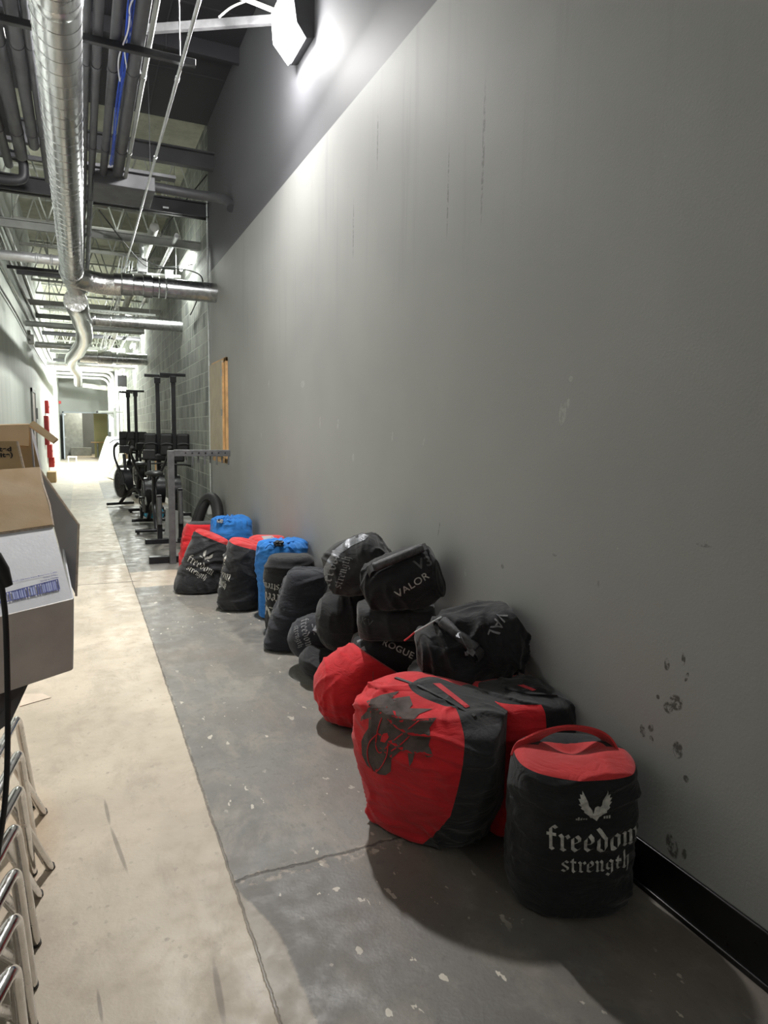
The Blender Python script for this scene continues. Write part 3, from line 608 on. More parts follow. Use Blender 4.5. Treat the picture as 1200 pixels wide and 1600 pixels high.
def eagle(bm, s, oy):
    wing = [(.06, .0), (.10, .22), (.26, .42), (.30, .62), (.50, 1.0), (.50, .84), (.60, .86), (.56, .70), (.66, .70), (.58, .54), (.66, .52), (.54, .38), (.58, .32), (.44, .22), (.44, .14), (.28, .06), (.16, -.06)]
    poly(bm, wing, s, 0, oy); poly(bm, [(-x-(.02 if x < .2 else 0), y) for x, y in wing][::-1], s, 0, oy)
    poly(bm, [(-.2, .0), (-.08, .12), (.0, .34), (.10, .38), (.2, .34), (.22, .22), (.14, .26), (.18, .0), (.05, -.24)], s, 0, oy)
    for x, hh in ((-.74, .1), (-.66, .13), (-.56, .12), (-.46, .1), (-.36, .09), (.36, .09), (.46, .1), (.56, .11)):
        poly(bm, [(x-.035, -.02-hh*.6), (x+.035, -.02-hh*.6), (x+.035, -.02+hh*.6), (x-.035, -.02+hh*.6)], s, 0, oy-.08*s)
def freedom(h=.05, logo=True, words=True):
    bm = bmesh.new()
    if words: blackletter(bm, 'freedom', h, 0, 0); blackletter(bm, 'strength', h*.72, h*.12, -h*1.28, .2)
    if logo: eagle(bm, h*1.35, h*2.05)
    return grid(bm, .0065)
# ------------------------------------------------------------------ sand bags
def crom(vals, s):
    n = len(vals)-1; i = min(int(s*n), n-1); f = s*n-i
    p = [vals[max(i-1, 0)], vals[i], vals[i+1], vals[min(i+2, n)]]
    return tuple(.5*((2*b)+(c-a)*f+(2*a-5*b+4*c-d)*f*f+(3*b-a-3*c+d)*f**3) for a, b, c, d in zip(*p))
STAND = [(0, 0), (.55, 0), (.88, .01), (.99, .10), (1.03, .28), (1.02, .5), (1.0, .72), (.95, .88), (.84, .97), (.5, 1.0), (0, 1.0)]
BALL = [(0, 0), (.38, .025), (.71, .12), (.93, .28), (1.0, .5), (.93, .72), (.71, .88), (.38, .975), (0, 1.0)]
DRUM = [(0, 0), (.5, .015), (.82, .06), (.97, .18), (1.02, .38), (1.02, .62), (.97, .82), (.82, .94), (.5, .985), (0, 1.0)]
SLOUCH = [(0, 0), (.6, 0), (.95, .015), (1.08, .12), (1.08, .3), (1.0, .5), (.92, .72), (.84, .88), (.72, .97), (.4, 1.0), (0, .985)]
BAGS = {}
def bag(key, label, loc, az=0.0, prof=STAND, ru=.19, rv=.19, h=.5, n=2.4, tilt=(0, 0, 0), lean=(0, 0), wr=.010, mat='black', zones=(), clamps=(), seed=0, NA=132, NB=96, gather=0, pinch=None, warp=None, name='sand_bag', group=None, cat='bag', ring=0, dent=(), slope=0):
    wr *= 1.3; root = empty(name, loc, label, cat, group); L0 = Vector(loc)
    Rm = Matrix.Rotation(-az, 3, 'Z') @ Euler([math.radians(a) for a in tilt]).to_matrix()
    vs = []; prm = []
    for j in range(NB+1):
        s = j/NB; r, zz = crom(prof, s); r = max(r, 0.0)
        row = []
        for i in range(NA):
            th = 2*PI*i/NA
            if warp: th += warp(s)
            c, d = math.cos(th), math.sin(th); q = (abs(c)**n+abs(d)**n)**(-1/n)
            u, v, z = ru*r*q*c+lean[0]*zz*h, rv*r*q*d+lean[1]*zz*h, (zz-.5)*h
            z -= slope*(u-lean[0]*zz*h+ru)*max(0, min(1, (zz-.45)/.5))**1.5
            p = Vector((u, v, z)); nr = Vector((c*max(r, .15)/ru, d*max(r, .15)/rv, (zz-.5)*2.2*(1.2-min(r, 1))/h*2)).normalized()
            sd = Vector((seed*7.3, seed*3.1, seed*1.9)); g = p+sd
            a = noise.noise(g*3.6)*1.4; b_ = noise.noise(g*8+Vector((3, 7, 1)))
            msk = max(0.0, min(1.0, .5+noise.noise(g*4.2+Vector((9, 2, 5)))*2.2)); msk2 = max(0.0, min(1.0, .45+noise.noise(g*3.4+Vector((1, 8, 3)))*2.4))
            k1 = 1-abs(noise.noise(Vector((g.x*2.4+a*.4, g.y*2.4, g.z*15))+Vector((0, 0, a*1.1))))*3.2
            k2 = 1-abs(noise.noise(Vector((g.x*10+g.z*5, g.y*10, g.z*3))+Vector((a*.9, 0, 0))))*3.2
            dsp = wr*(a*1.0+b_*.4+max(0, k1)**1.5*1.25*msk+max(0, k2)**1.5*1.05*msk2-.5)
            if ring: dsp += -ring*math.exp(-((zz-.52)*h/.02)**2)
            if gather: dsp += gather*math.sin(th*17+a*3)*max(0, (zz-.8)/.2)*min(1, r*2)
            edge = min(1, r*3)
            p += nr*dsp*(.35+.65*edge)
            for (dc, dr_, da) in dent:
                k = (p-Vector(dc)).length/dr_
                if k < 1: p -= nr*da*(1-k*k)**2
            p = Rm @ p
            p += Vector((0, 0, h/2)) if not any(tilt) else Vector((0, 0, 0))
            W = p+L0
            for (co, no) in clamps:
                no = Vector(no).normalized(); dd = (W-Vector(co)).dot(no)
                if dd < .02: W += no*(max(0, .02-dd)*(1 if dd < 0 else .5)+(0 if dd >= 0 else 0)-(.01 if dd < 0 else 0))
            if W.x > WX-.012: W.x = WX-.012+(W.x-WX+.012)*.03
            if W.z < .012: W.z = .002+max(0, min(.01, (W.z+.05)*.16))
            row.append(W-L0)
        vs.append(row)
    zn = [(name_, mt, fn) for (name_, mt, fn) in zones]+[('body', mat, lambda a_, b_: True)]
    bms = {}
    which = [[None]*NA for _ in range(NB)]
    for j in range(NB):
        for i in range(NA):
            for k, (_, _, fn) in enumerate(zn):
                if fn((i+.5)/NA, (j+.5)/NB): which[j][i] = k; break
    allv = []; allf = []
    for k, (nm, mt, _) in enumerate(zn):
        bm = bmesh.new(); vm = {}
        def V(j, i):
            i %= NA
            key_ = (j, i) if 0 < j < NB else (j, 0)
            if key_ not in vm:
                if j in (0, NB): co = sum((vs[j][q] for q in range(NA)), Vector())/NA
                else: co = vs[j][i]
                vm[key_] = bm.verts.new(co)
            return vm[key_]
        cnt = 0
        for j in range(NB):
            for i in range(NA):
                if which[j][i] != k: continue
                q = [V(j, i), V(j, i+1), V(j+1, i+1), V(j+1, i)]; qq = []
                for z_ in q:
                    if z_ not in qq: qq.append(z_)
                if len(qq) >= 3: bm.faces.new(qq); cnt += 1
        if cnt == 0: bm.free(); continue
        base = len(allv); bm.verts.index_update(); allv += [v.co+L0 for v in bm.verts]; allf += [[base+v.index for v in f.verts] for f in bm.faces]
        link(nm, bm, mt, root, True)
    BAGS[key] = (root, BVHTree.FromPolygons(allv, allf), L0)
    return root
def surf(key, px, py):                   # where the line of sight through a photo point meets the bag
    _, bv, _ = BAGS[key]; h = bv.ray_cast(CAM, ray(px, py).normalized()); return (h[0], h[1]) if h[0] else (None, None)
def decal(key, bm, px, py, roll=0, mat='print', name='print', sq=(1, 1), toward=.5, off=.0028, dx=0):
    root, bv, L0 = BAGS[key]; p, nr = surf(key, px, py)
    if p is None: print('decal miss', key, px, py); bm.free(); return
    if nr.dot(CAM-p) < 0: nr = -nr
    for v in bm.verts: v.co.x += dx
    vw = (CAM-p).normalized(); nn = (nr*(1-toward)+vw*toward).normalized()
    rt = Vector((0, 0, 1)).cross(nn).normalized(); up = nn.cross(rt); c, s = math.cos(math.radians(roll)), math.sin(math.radians(roll))
    r2, u2 = rt*c+up*s, up*c-rt*s; bad = []
    for v in bm.verts:
        o = p+r2*v.co.x*sq[0]+u2*v.co.y*sq[1]+nn*.35; hit = bv.ray_cast(o, -nn, .6)
        if hit[0] is None: bad.append(v); v.co = (0, 0, 0); continue
        hn = hit[1] if hit[1].dot(nn) > 0 else -hit[1]; v.co = hit[0]+hn*off-L0
    bmesh.ops.delete(bm, geom=bad, context='VERTS')
    kill = [f for f in bm.faces if max(e.calc_length() for e in f.edges) > .06]
    bmesh.ops.delete(bm, geom=kill, context='FACES')
    return link(name, bm, mat, root)
def on(key, pts, lift=.002):             # photo points -> local points on the bag
    root, bv, L0 = BAGS[key]; out = []
    for (px, py) in pts:
        p, nr = surf(key, px, py)
        if p is None: continue
        if nr.dot(CAM-p) < 0: nr = -nr
        out.append((p+nr*lift-L0, nr))
    return out
def patch(key, pts, mat, name, lift=.0016, cell=.012):   # a traced printed shape, laid on the bag surface
    root, bv, L0 = BAGS[key]; c0 = Vector((sum(p[0] for p in pts)/len(pts), sum(p[1] for p in pts)/len(pts))); pc, _ = surf(key, *c0)
    if pc is None: print('patch miss', key, name); return
    dist = (pc-CAM).dot(FV)
    bm = bmesh.new(); bm.faces.new([bm.verts.new(((p[0]-c0.x)/FPX*dist, -(p[1]-c0.y)/FPX*dist, 0)) for p in pts]); grid(bm, cell)
    bad = []
    for v in bm.verts:
        px, py = c0.x+v.co.x*FPX/dist, c0.y-v.co.y*FPX/dist; p, nr = surf(key, px, py)
        if p is None: bad.append(v); v.co = (0, 0, 0); continue
        if nr.dot(CAM-p) < 0: nr = -nr
        v.co = p+nr*lift-L0
    bmesh.ops.delete(bm, geom=bad, context='VERTS'); bmesh.ops.delete(bm, geom=[f for f in bm.faces if max(e.calc_length() for e in f.edges) > .07], context='FACES')
    return link(name, bm, mat, root)
def cord_on(key, pts, r, mat, name, lift=.004, n=6):
    q = [a for a, _ in on(key, pts, lift)]
    if len(q) < 2: return
    return link(name, T_(smooth_path(q, 4), r, n), mat, BAGS[key][0], True)
def strap_on(key, pts, w, mat, name, lift=.004, th=.004):
    q = on(key, pts, lift)
    if len(q) < 2: return
    P_ = [a for a, _ in q]; N_ = [b for _, b in q]; wv = []
    for i in range(len(P_)):
        tt = (P_[min(i+1, len(P_)-1)]-P_[max(i-1, 0)]).normalized(); wv.append(tt.cross(N_[i]))
    bm = bmesh.new(); strap(bm, P_, wv, w, th); return link(name, bm, mat, BAGS[key][0], True)
top = lambda k: (lambda a, b: b > k)
# 1 front bag
bag('b1', 'standing black bag with red top, nearest the camera by the black baseboard', (1.378, 1.585, 0), az=.45, h=.485, ru=.192, rv=.168, n=2.3, wr=.007, seed=1, zones=[('back_panel', 'black', lambda a, b: .78 < b < .90 and .02 < a < .46), ('top_panel', 'red_top', top(.78))], dent=[((.0, .06, .235), .11, .03)],
    prof=[(0, 0), (.6, 0), (.92, .012), (1.0, .10), (1.02, .28), (1.03, .5), (1.02, .72), (1.0, .86), (.92, .95), (.55, .985), (0, .97)])
decal('b1', freedom(.054), 930, 1330, 3, toward=.45)
h1 = BAGS['b1'][0]; L1 = h1.location
arc = [at(*q, z=z_)-L1 for q, z_ in (((812, 1186), .435), ((820, 1167), .46), ((845, 1148), .50), ((885, 1137), .525), ((925, 1142), .515), ((950, 1157), .485), ((966, 1186), .435))]
bm = bmesh.new(); pw = smooth_path(arc, 6); strap(bm, pw, [Vector((.9, -.35, -.1)).lerp(Vector((.30, .75, -.55)), min(1, k/len(pw)*1.7)) for k in range(len(pw))], .062, .006)
link('handle', bm, 'red_top', h1, True)
# 2 red bag with the dark printed face
def w2(s): return -1.0-(.55*max(0, (.42-s)/.42)**1.0)
bag('b2', 'big red bag with dark printed face and black side panel, leaning upright', (1.145, 2.10, 0), az=.98, h=.57, ru=.29, rv=.215, n=2.8, wr=.010, seed=2, mat='red', warp=w2,
    prof=[(0, 0), (.5, 0), (.74, .015), (.82, .10), (.95, .28), (1.06, .48), (1.09, .66), (1.04, .82), (.9, .93), (.5, .985), (0, .99)], lean=(.15, -.05), NA=170, NB=120, slope=.12,
    zones=[('top_strip', 'charcoal', lambda a, b: b > .905 or (b > .84 and a < .40)), ('side_panel', 'black_dusty', lambda a, b: a < .40)], clamps=[((1.37, 1.90, .3), (-.72, .69, 0)), ((1.30, 1.765, .3), (-.41, .91, 0))])
# 3 red and black bag behind
bag('b3', 'red and black bag squeezed between the printed-face bag and the wall', (1.462, 1.985, 0), az=.42, h=.505, ru=.205, rv=.17, n=2.6, wr=.010, seed=3, mat='red', warp=lambda s: -.9,
    zones=[('side_panel', 'black', lambda a, b: a < .34 or a > .945), ('top_strip', 'charcoal', lambda a, b: b > .84)], clamps=[((1.30, 2.0, .3), (.9, .1, 0)), ((1.42, 1.80, .3), (0, 1, 0))])
# 4 round red bag
bag('b4', 'plain round red bag lying left of the leaning printed-face bag', (1.255, 3.0, .20), az=.4, prof=BALL, h=.52, ru=.205, rv=.20, n=2.1, tilt=(10, 72, 0), wr=.007, seed=4, mat='red', clamps=[((1.2, 2.84, .2), (.25, 1, 0)), ((1.35, 3.0, .315), (-.55, 0, -.8))])
# 6 black bag under the handled bag
bag('b6', 'black bag with grey lettering, mostly hidden under the handled bag', (1.41, 2.47, 0), az=.45, h=.455, ru=.17, rv=.16, n=2.3, wr=.010, seed=6, mat='charcoal', clamps=[((1.2, 2.26, 0), (0, 1, 0))])
# 5 top black bag with tube handle
bag('b5', 'black bag with taped grip handle slumped on top against the wall', (1.415, 2.265, .59), az=.42, prof=DRUM, h=.45, ru=.155, rv=.165, n=2.3, tilt=(0, 68, 0), wr=.017, seed=5, mat='black', clamps=[((1.4, 2.2, .46), (0, 0, 1))])
# 7, 8, 9: stack
bag('b7', 'black bag with grey lettering at the foot of the two-bag stack', (1.43, 3.03, .33), az=.45, prof=DRUM, h=.45, ru=.125, rv=.17, n=2.2, tilt=(0, 76, 0), wr=.008, seed=7, clamps=[((1.4, 2.9, .43), (0, 0, -1))])
bag('b8', 'black bag with faint lettering squeezed in the middle of the stack', (1.42, 2.98, .52), az=.45, prof=DRUM, h=.40, ru=.12, rv=.17, n=2.4, tilt=(0, 86, 0), wr=.007, seed=8, mat='charcoal', clamps=[((1.4, 2.9, .43), (0, 0, 1)), ((1.4, 2.9, .605), (0, 0, -1))])
bag('b9', 'black bag with white lettering and taped handle, topmost of its stack', (1.40, 2.88, .74), az=.45, prof=DRUM, h=.39, ru=.148, rv=.15, n=2.1, tilt=(0, 70, 0), wr=.008, seed=9, clamps=[((1.4, 2.9, .605), (0, 0, 1))])
# 10, 11
bag('b11', 'plain round black bag under the taped bag', (1.395, 3.56, .37), az=.4, prof=BALL, h=.40, ru=.19, rv=.18, n=2.2, tilt=(0, 80, 0), wr=.006, seed=11, clamps=[((1.4, 3.4, .555), (0, 0, -1))])
bag('b10', 'black bag crossed by a strip of silver tape, on top of a round bag', (1.385, 3.38, .715), az=.4, prof=DRUM, h=.36, ru=.165, rv=.165, n=2.1, tilt=(15, 62, 0), wr=.010, seed=10, mat='charcoal', clamps=[((1.4, 3.4, .56), (0, 0, 1))])
# 12, 13
bag('b13', 'plain dark grey bag lying lowest, beside the round red bag', (1.30, 3.62, .12), az=.35, prof=BALL, h=.36, ru=.12, rv=.18, n=2.2, tilt=(0, 85, 0), wr=.005, seed=13, mat='charcoal', clamps=[((1.3, 3.7, .215), (-.2, .5, -1))])
bag('b12', 'dusty black bag with worn white print squashed under others', (1.27, 3.82, .205), az=.3, prof=BALL, h=.34, ru=.135, rv=.17, n=2.2, tilt=(0, 75, 0), wr=.005, seed=12, mat='navy')
# 14, 15
bag('b15', 'black bag with upside-down white lettering behind a slouching black bag', (1.36, 4.66, 0), az=.33, h=.565, ru=.185, rv=.17, n=2.6, wr=.009, seed=15, mat='black', zones=[('top_flap', 'charcoal', top(.83))])
bag('b14', 'plain faded black bag slouching sideways with a blunt folded top', (1.25, 4.30, 0), az=.33, prof=SLOUCH, h=.53, ru=.175, rv=.16, n=2.7, lean=(.24, .05), wr=.011, seed=14, mat='navy')
# 16 blue drawstring
bag('b16', 'blue drawstring bag with gathered top, beside the upside-down lettered bag', (1.415, 5.08, 0), az=.3, h=.60, ru=.198, rv=.19, n=2.2, wr=.007, seed=16, mat='blue', gather=.012,
    prof=[(0, 0), (.6, 0), (.9, .01), (.98, .1), (1.0, .3), (1.0, .55), (1.0, .76), (.97, .9), (.8, .985), (.4, 1.0), (0, .97)])
# 18, 17
bag('b18', 'red topped bag with grey patch behind the drum shaped bag', (1.44, 5.62, 0), az=.25, h=.555, ru=.165, rv=.17, wr=.009, seed=18, mat='black', zones=[('top_panel', 'red_top', top(.72))])
bag('b17', 'drum shaped black bag with faded red top and cut-off white lettering', (1.15, 5.42, 0), az=.25, h=.60, ru=.172, rv=.17, n=2.4, wr=.009, seed=17, mat='black_dusty', lean=(.13, .0), slope=.28, zones=[('top_panel', 'red_top', top(.76))])
# 19, 20, 21
bag('b19', 'leaning black bag with red top and full white lettering, next to the rack post', (.915, 6.12, 0), az=.2, h=.60, ru=.20, rv=.17, n=2.4, wr=.009, seed=19, mat='black_dusty', slope=.42, prof=SLOUCH, lean=(.27, .03), zones=[('top_panel', 'red_top', top(.76))])
bag('b20', 'blue drawstring bag at the far end of the pile by wall', (1.36, 6.80, 0), az=.2, h=.575, ru=.21, rv=.19, n=2.2, wr=.009, seed=20, mat='blue', gather=.013)
bag('b21', 'red bag with black top lying against the rack post', (1.045, 6.98, 0), az=.2, h=.52, ru=.19, rv=.18, n=2.3, wr=.009, seed=21, mat='red', lean=(.14, 0), zones=[('top_panel', 'black_dusty', top(.8))])

# ---- prints and trims on the bags
decal('b19', freedom(.05), 311, 888, -33, toward=.5)
decal('b17', freedom(.055), 352, 905, -10, toward=.4, dx=-.085)
decal('b15', freedom(.055), 418, 925, 176, toward=.6, mat='print')
decal('b10', freedom(.045), 524, 892, 72, toward=.5, mat='print_grey')
decal('b12', freedom(.036), 472, 990, -68, toward=.55, mat='print_grey')
decal('b9', text_bm('VALOR', .034, .012, 1.12), 644, 914, 32, toward=.45)
decal('b9', text_bm('V3', .05, .03, 1.1), 662, 880, 22, toward=.4, mat='print_dim')
decal('b7', text_bm('ROGUE', .031, .02, 1.1), 622, 1014, -24, toward=.45)
decal('b8', text_bm('KV', .03, .01, 1.1), 572, 972, -10, toward=.4, mat='print_dim')
decal('b6', text_bm('VALOR', .04, .012, 1.15), 690, 1050, -30, toward=.5, mat='print_grey')
decal('b5', text_bm('VAL', .042, .014, 1.0), 778, 975, -122, toward=.5, mat='print_grey')
patch('b10', [(566, 834), (576, 837), (571, 843), (548, 854), (531, 866), (521, 880), (514, 893), (511, 906), (513, 919), (521, 932), (513, 927), (504, 906), (505, 890), (512, 875), (522, 860), (543, 843)], 'tape', 'silver_tape', .002, .008)
# printed face on bag 2
F2 = [(580, 1093), (596, 1086), (624, 1080), (612, 1092), (640, 1088), (645, 1101), (640, 1107), (676, 1108), (655, 1116), (648, 1124), (682, 1122), (671, 1138), (673, 1152), (670, 1164), (677, 1181), (668, 1183), (658, 1175), (648, 1178), (645, 1190), (640, 1198), (637, 1172), (626, 1173), (612, 1186), (611, 1205), (603, 1211), (594, 1210), (588, 1207), (574, 1196), (566, 1179), (565, 1158), (569, 1148), (576, 1138), (577, 1122), (570, 1124), (564, 1127), (565, 1120), (573, 1112), (577, 1102), (573, 1096)]
patch('b2', F2, 'print_dark', 'face_print', .0016, .012)
for ln in ([(605, 1105), (597, 1122), (590, 1144), (588, 1165), (594, 1176), (604, 1168), (618, 1155), (640, 1138), (655, 1126)], [(607, 1160), (605, 1178), (598, 1195), (588, 1207)], [(592, 1146), (580, 1156), (575, 1170), (576, 1188), (584, 1205)], [(612, 1173), (626, 1164), (640, 1150)]):
    cord_on('b2', ln, .0022, 'red', 'print_line', .0022)
patch('b2', [(600, 1146), (606, 1145), (608, 1152), (602, 1160), (595, 1158), (597, 1150)], 'red', 'print_spot', .0026)
patch('b2', [(614, 1111), (618, 1112), (619, 1119), (616, 1117)], 'red', 'print_spot', .0026); patch('b2', [(624, 1126), (631, 1124), (630, 1128), (626, 1128)], 'red', 'print_spot', .0026)
patch('b3', [(724, 1108), (733, 1095), (735, 1084), (741, 1103), (747, 1080), (752, 1100), (770, 1090), (760, 1110), (778, 1100), (783, 1126), (760, 1132), (738, 1122)], 'print_dark', 'face_print')

for pts in ([(618, 1060), (655, 1073), (700, 1096), (742, 1120)],): strap_on('b2', pts, .012, 'cord', 'zipper', .003, .004)
patch('b2', [(676, 1068), (688, 1068), (734, 1104), (728, 1107)], 'red_print', 'red_lettering')
patch('b3', [(808, 1071), (818, 1070), (838, 1078), (832, 1080)], 'red_print', 'red_lettering')
strap_on('b3', [(790, 1075), (825, 1084), (870, 1087)], .014, 'cord', 'zipper', .003, .004)
cord_on('b4', [(598, 1016), (588, 1030), (583, 1050), (584, 1075)], .0015, 'print_dark', 'seam', .001)
def grip(key, a, b, lift, r):            # a taped tube with a webbing strap at either end
    root, bv, L0 = BAGS[key]; p, n1 = surf(key, *a); q, n2 = surf(key, *b)
    if p is None or q is None: print('grip miss', key); return
    up = ((CAM-p).normalized()+Vector((0, 0, 1))).normalized(); P_, Q = p+up*lift-L0, q+up*lift-L0; d = (Q-P_).normalized()
    h = link('handle', T_([P_, P_+d*.005, Q-d*.005, Q], [r*.9, r, r, r*.9], 16), 'tape_dark', root, True)
    for e, s_, g in ((P_, -1, p), (Q, 1, q)):
        bm = bmesh.new(); strap(bm, smooth_path([e, e+d*s_*.02-up*.005, e+d*s_*.025-up*(lift+.012), e+d*s_*.005-up*(lift+.03)], 4), d.cross(up), .04, .004); link('strap', bm, 'webbing', root)
    return h
grip('b9', (584, 893), (660, 862), .030, .023)
grip('b5', (690, 975), (744, 1020), .020, .024)
patch('b5', [(712, 1000), (728, 1002), (742, 1016), (738, 1022), (724, 1016)], 'tape', 'worn_tape', .045)
strap_on('b7', [(564, 985), (562, 1000), (566, 1015), (574, 1030)], .03, 'print_grey', 'patch', .002, .002)
bm = T_(smooth_path([at(690, 964, x=1.27), at(665, 978, x=1.22), at(648, 988, x=1.19)], 4), .0035, 6); link('cord', shift(bm, BAGS['b5'][2]), 'cable_white', BAGS['b5'][0])
bm = T_(smooth_path([at(648, 988, x=1.19), at(640, 995, x=1.18), at(632, 1001, x=1.17)], 4), .004, 6); link('cord_tail', shift(bm, BAGS['b5'][2]), 'red_print', BAGS['b5'][0])
# drawstrings on the blue bags
for k, c0, sc_ in (('b16', (436, 852), 1), ('b20', (344, 816), .8)):
    root, bv, L0 = BAGS[k]; p, n_ = surf(k, *c0)
    if p is None: p = L0+Vector((0, 0, .58))
    p = p-L0; bm = bmesh.new(); rnd = random.Random(5)
    for q in range(6):
        pts = [p+Vector((rnd.uniform(-.035, .035), rnd.uniform(-.035, .035), rnd.uniform(-.002, .03)))*sc_ for _ in range(6)]; tube(bm, smooth_path(pts, 5), .0055, 6)
    link('drawstring', bm, 'cord' if k == 'b16' else 'zinc', root, True)
    link('cord_lock', T_([p+Vector((0, 0, .0)), p+Vector((-.02, -.02, .035))*sc_], .014*sc_, 10), 'plastic', root, True)
    for q in range(11):                    # gathered folds running out from the knot
        a_ = 2*PI*q/11+.2; path = []
        for rr in (.035, .07, .11, .15):
            o_ = L0+p+Vector((math.cos(a_+rr)*rr, math.sin(a_+rr)*rr, .15)); h_ = bv.ray_cast(o_, Vector((0, 0, -1)), .5)
            if h_[0] is not None: path.append(h_[0]-L0+Vector((0, 0, .001)))
        if len(path) > 2: link('gather_fold', T_(smooth_path(path, 4), [.011*(1-.75*i/(len(path)*4-4)) for i in range(len(path)*4-3)], 8), 'blue', root, True)
patch('b18', [(408, 838), (425, 837), (432, 843), (414, 845)], 'flap_grey', 'label_patch')
# ------------------------------------------------------------------ storage rack
rk = empty('gantry_rack', (.87, 7.5, 0), 'grey steel post with pegged arm reaching to the wall', 'rack')
link('post', B((-.033, -.033, 0), (.033, .033, 1.225), .004), 'rack', rk)
link('arm', B((.033, -.03, 1.163), (.63, .03, 1.233), .004), 'rack', rk)
link('foot', B((-.24, .03, .0), (.3, .11, .075), .005), 'machine', rk)
for i in range(8):
    x_ = .16+i*.064; link('peg', T_([(x_, .01-(i % 2)*.035, 1.165), (x_, .01-(i % 2)*.035, 1.07 if i % 2 else 1.09)], .0095, 8), 'rack', rk, True)
for i in range(7): link('bolt', T_([(.15+i*.07, -.031, 1.2), (.15+i*.07, -.036, 1.2)], .009, 8), 'machine', rk)
# low black stand behind the post
e = empty('weight_stand', (1.0, 8.9, 0), 'low black upright stand with grey plates behind the rack post', 'stand')
for x_, h_ in ((-.12, .62), (.14, .7)):
    link('upright', B((x_-.03, -.03, 0), (x_+.03, .03, h_), .004), 'machine', e); link('sleeve', T_([(x_, -.05, .25), (x_, -.05, h_-.03)], .028, 12), 'rack', e, True)
link('base', B((-.3, -.04, 0), (.4, .04, .06), .004), 'machine', e)
link('plate', quadbm([(-.07, -.09, .12), (.08, -.09, .02), (.1, -.07, .42), (-.05, -.07, .46)], .012), 'grey_steel', e)
# big black rubber inner tube leaning on the wall
pts = [at(a, b, y=c) for a, b, c in ((338, 838, 8.2), (341, 812, 8.3), (338, 788, 8.45), (330, 778, 8.55), (321, 783, 8.6), (313, 800, 8.6), (306, 822, 8.6), (299, 846, 8.55))]
bm = T_(smooth_path(pts, 6), .072, 16); t_ = tag(link('rubber_loop', bm, 'rubber', smooth=True), 'thick black rubber loop leaning on the wall behind the rack post', 'rubber loop')
bm = T_(smooth_path([p+Vector((-.05, -.05, -.01)) for p in pts], 6), .012, 8); link('rim', bm, 'machine', t_, True)
# ------------------------------------------------------------------ rowing machines stored upright
def rower():
    e = empty('rowing_machine', (1.39, 11.5, 0), 'black rowing machine stood on end, taller and nearer the block wall', 'rowing machine', 'rowing machines stored upright')
    link('rail', B((-.035, -.05, .55), (.035, .04, 2.30), .006), 'machine', e)
    bm = B((-.2, -.035, 2.30), (.2, .035, 2.35), .006); box(bm, (-.05, -.06, 2.2), (.05, .05, 2.30), bev=.006); link('end_foot', bm, 'machine', e)
    for sx in (-1, 1):
        link('footplate', B((sx*.13-.1, -.11, 1.02), (sx*.13+.1, -.07, 1.38), .03), 'plastic', e)
        link('foot_strap', T_(smooth_path([(sx*.13-.09, -.12, 1.2), (sx*.13, -.16, 1.22), (sx*.13+.09, -.12, 1.2)], 5), .014, 8), 'webbing', e, True)
    link('seat', B((-.15, -.12, .92), (.15, -.05, 1.04), .03), 'plastic', e)
    link('flywheel_housing', T_([(-.09, .05, .45), (-.08, .05, .45), (.08, .05, .45), (.09, .05, .45)], [.2, .25, .25, .2], 32), 'machine', e, True)
    link('handle', T_(smooth_path([(-.24, -.14, .86), (-.12, -.16, .88), (.12, -.16, .88), (.24, -.14, .86)], 5), .015, 8), 'rubber', e, True)
    bm = bmesh.new(); box(bm, (-.3, -.1, .03), (.3, -.04, .08), bev=.005); box(bm, (-.03, -.1, .06), (.03, .1, .3)); link('front_foot', bm, 'machine', e)
    for sx in (-1, 1): link('caster', T_([(sx*.27-.015, -.07, .03), (sx*.27+.015, -.07, .03)], .03, 12), 'rubber', e, True)
    return e
r0 = rower()
for loc, lab in (((1.185, 11.9, 0), 'black rowing machine stood on end, left neighbour of the tallest one'), ((1.20, 17.0, 0), 'black rowing machine stood on end, front one of the farther pair'), ((1.08, 17.7, 0), 'black rowing machine stood on end, rear one of the farther pair')):
    c_ = copy_tree(r0, loc); c_['label'] = lab
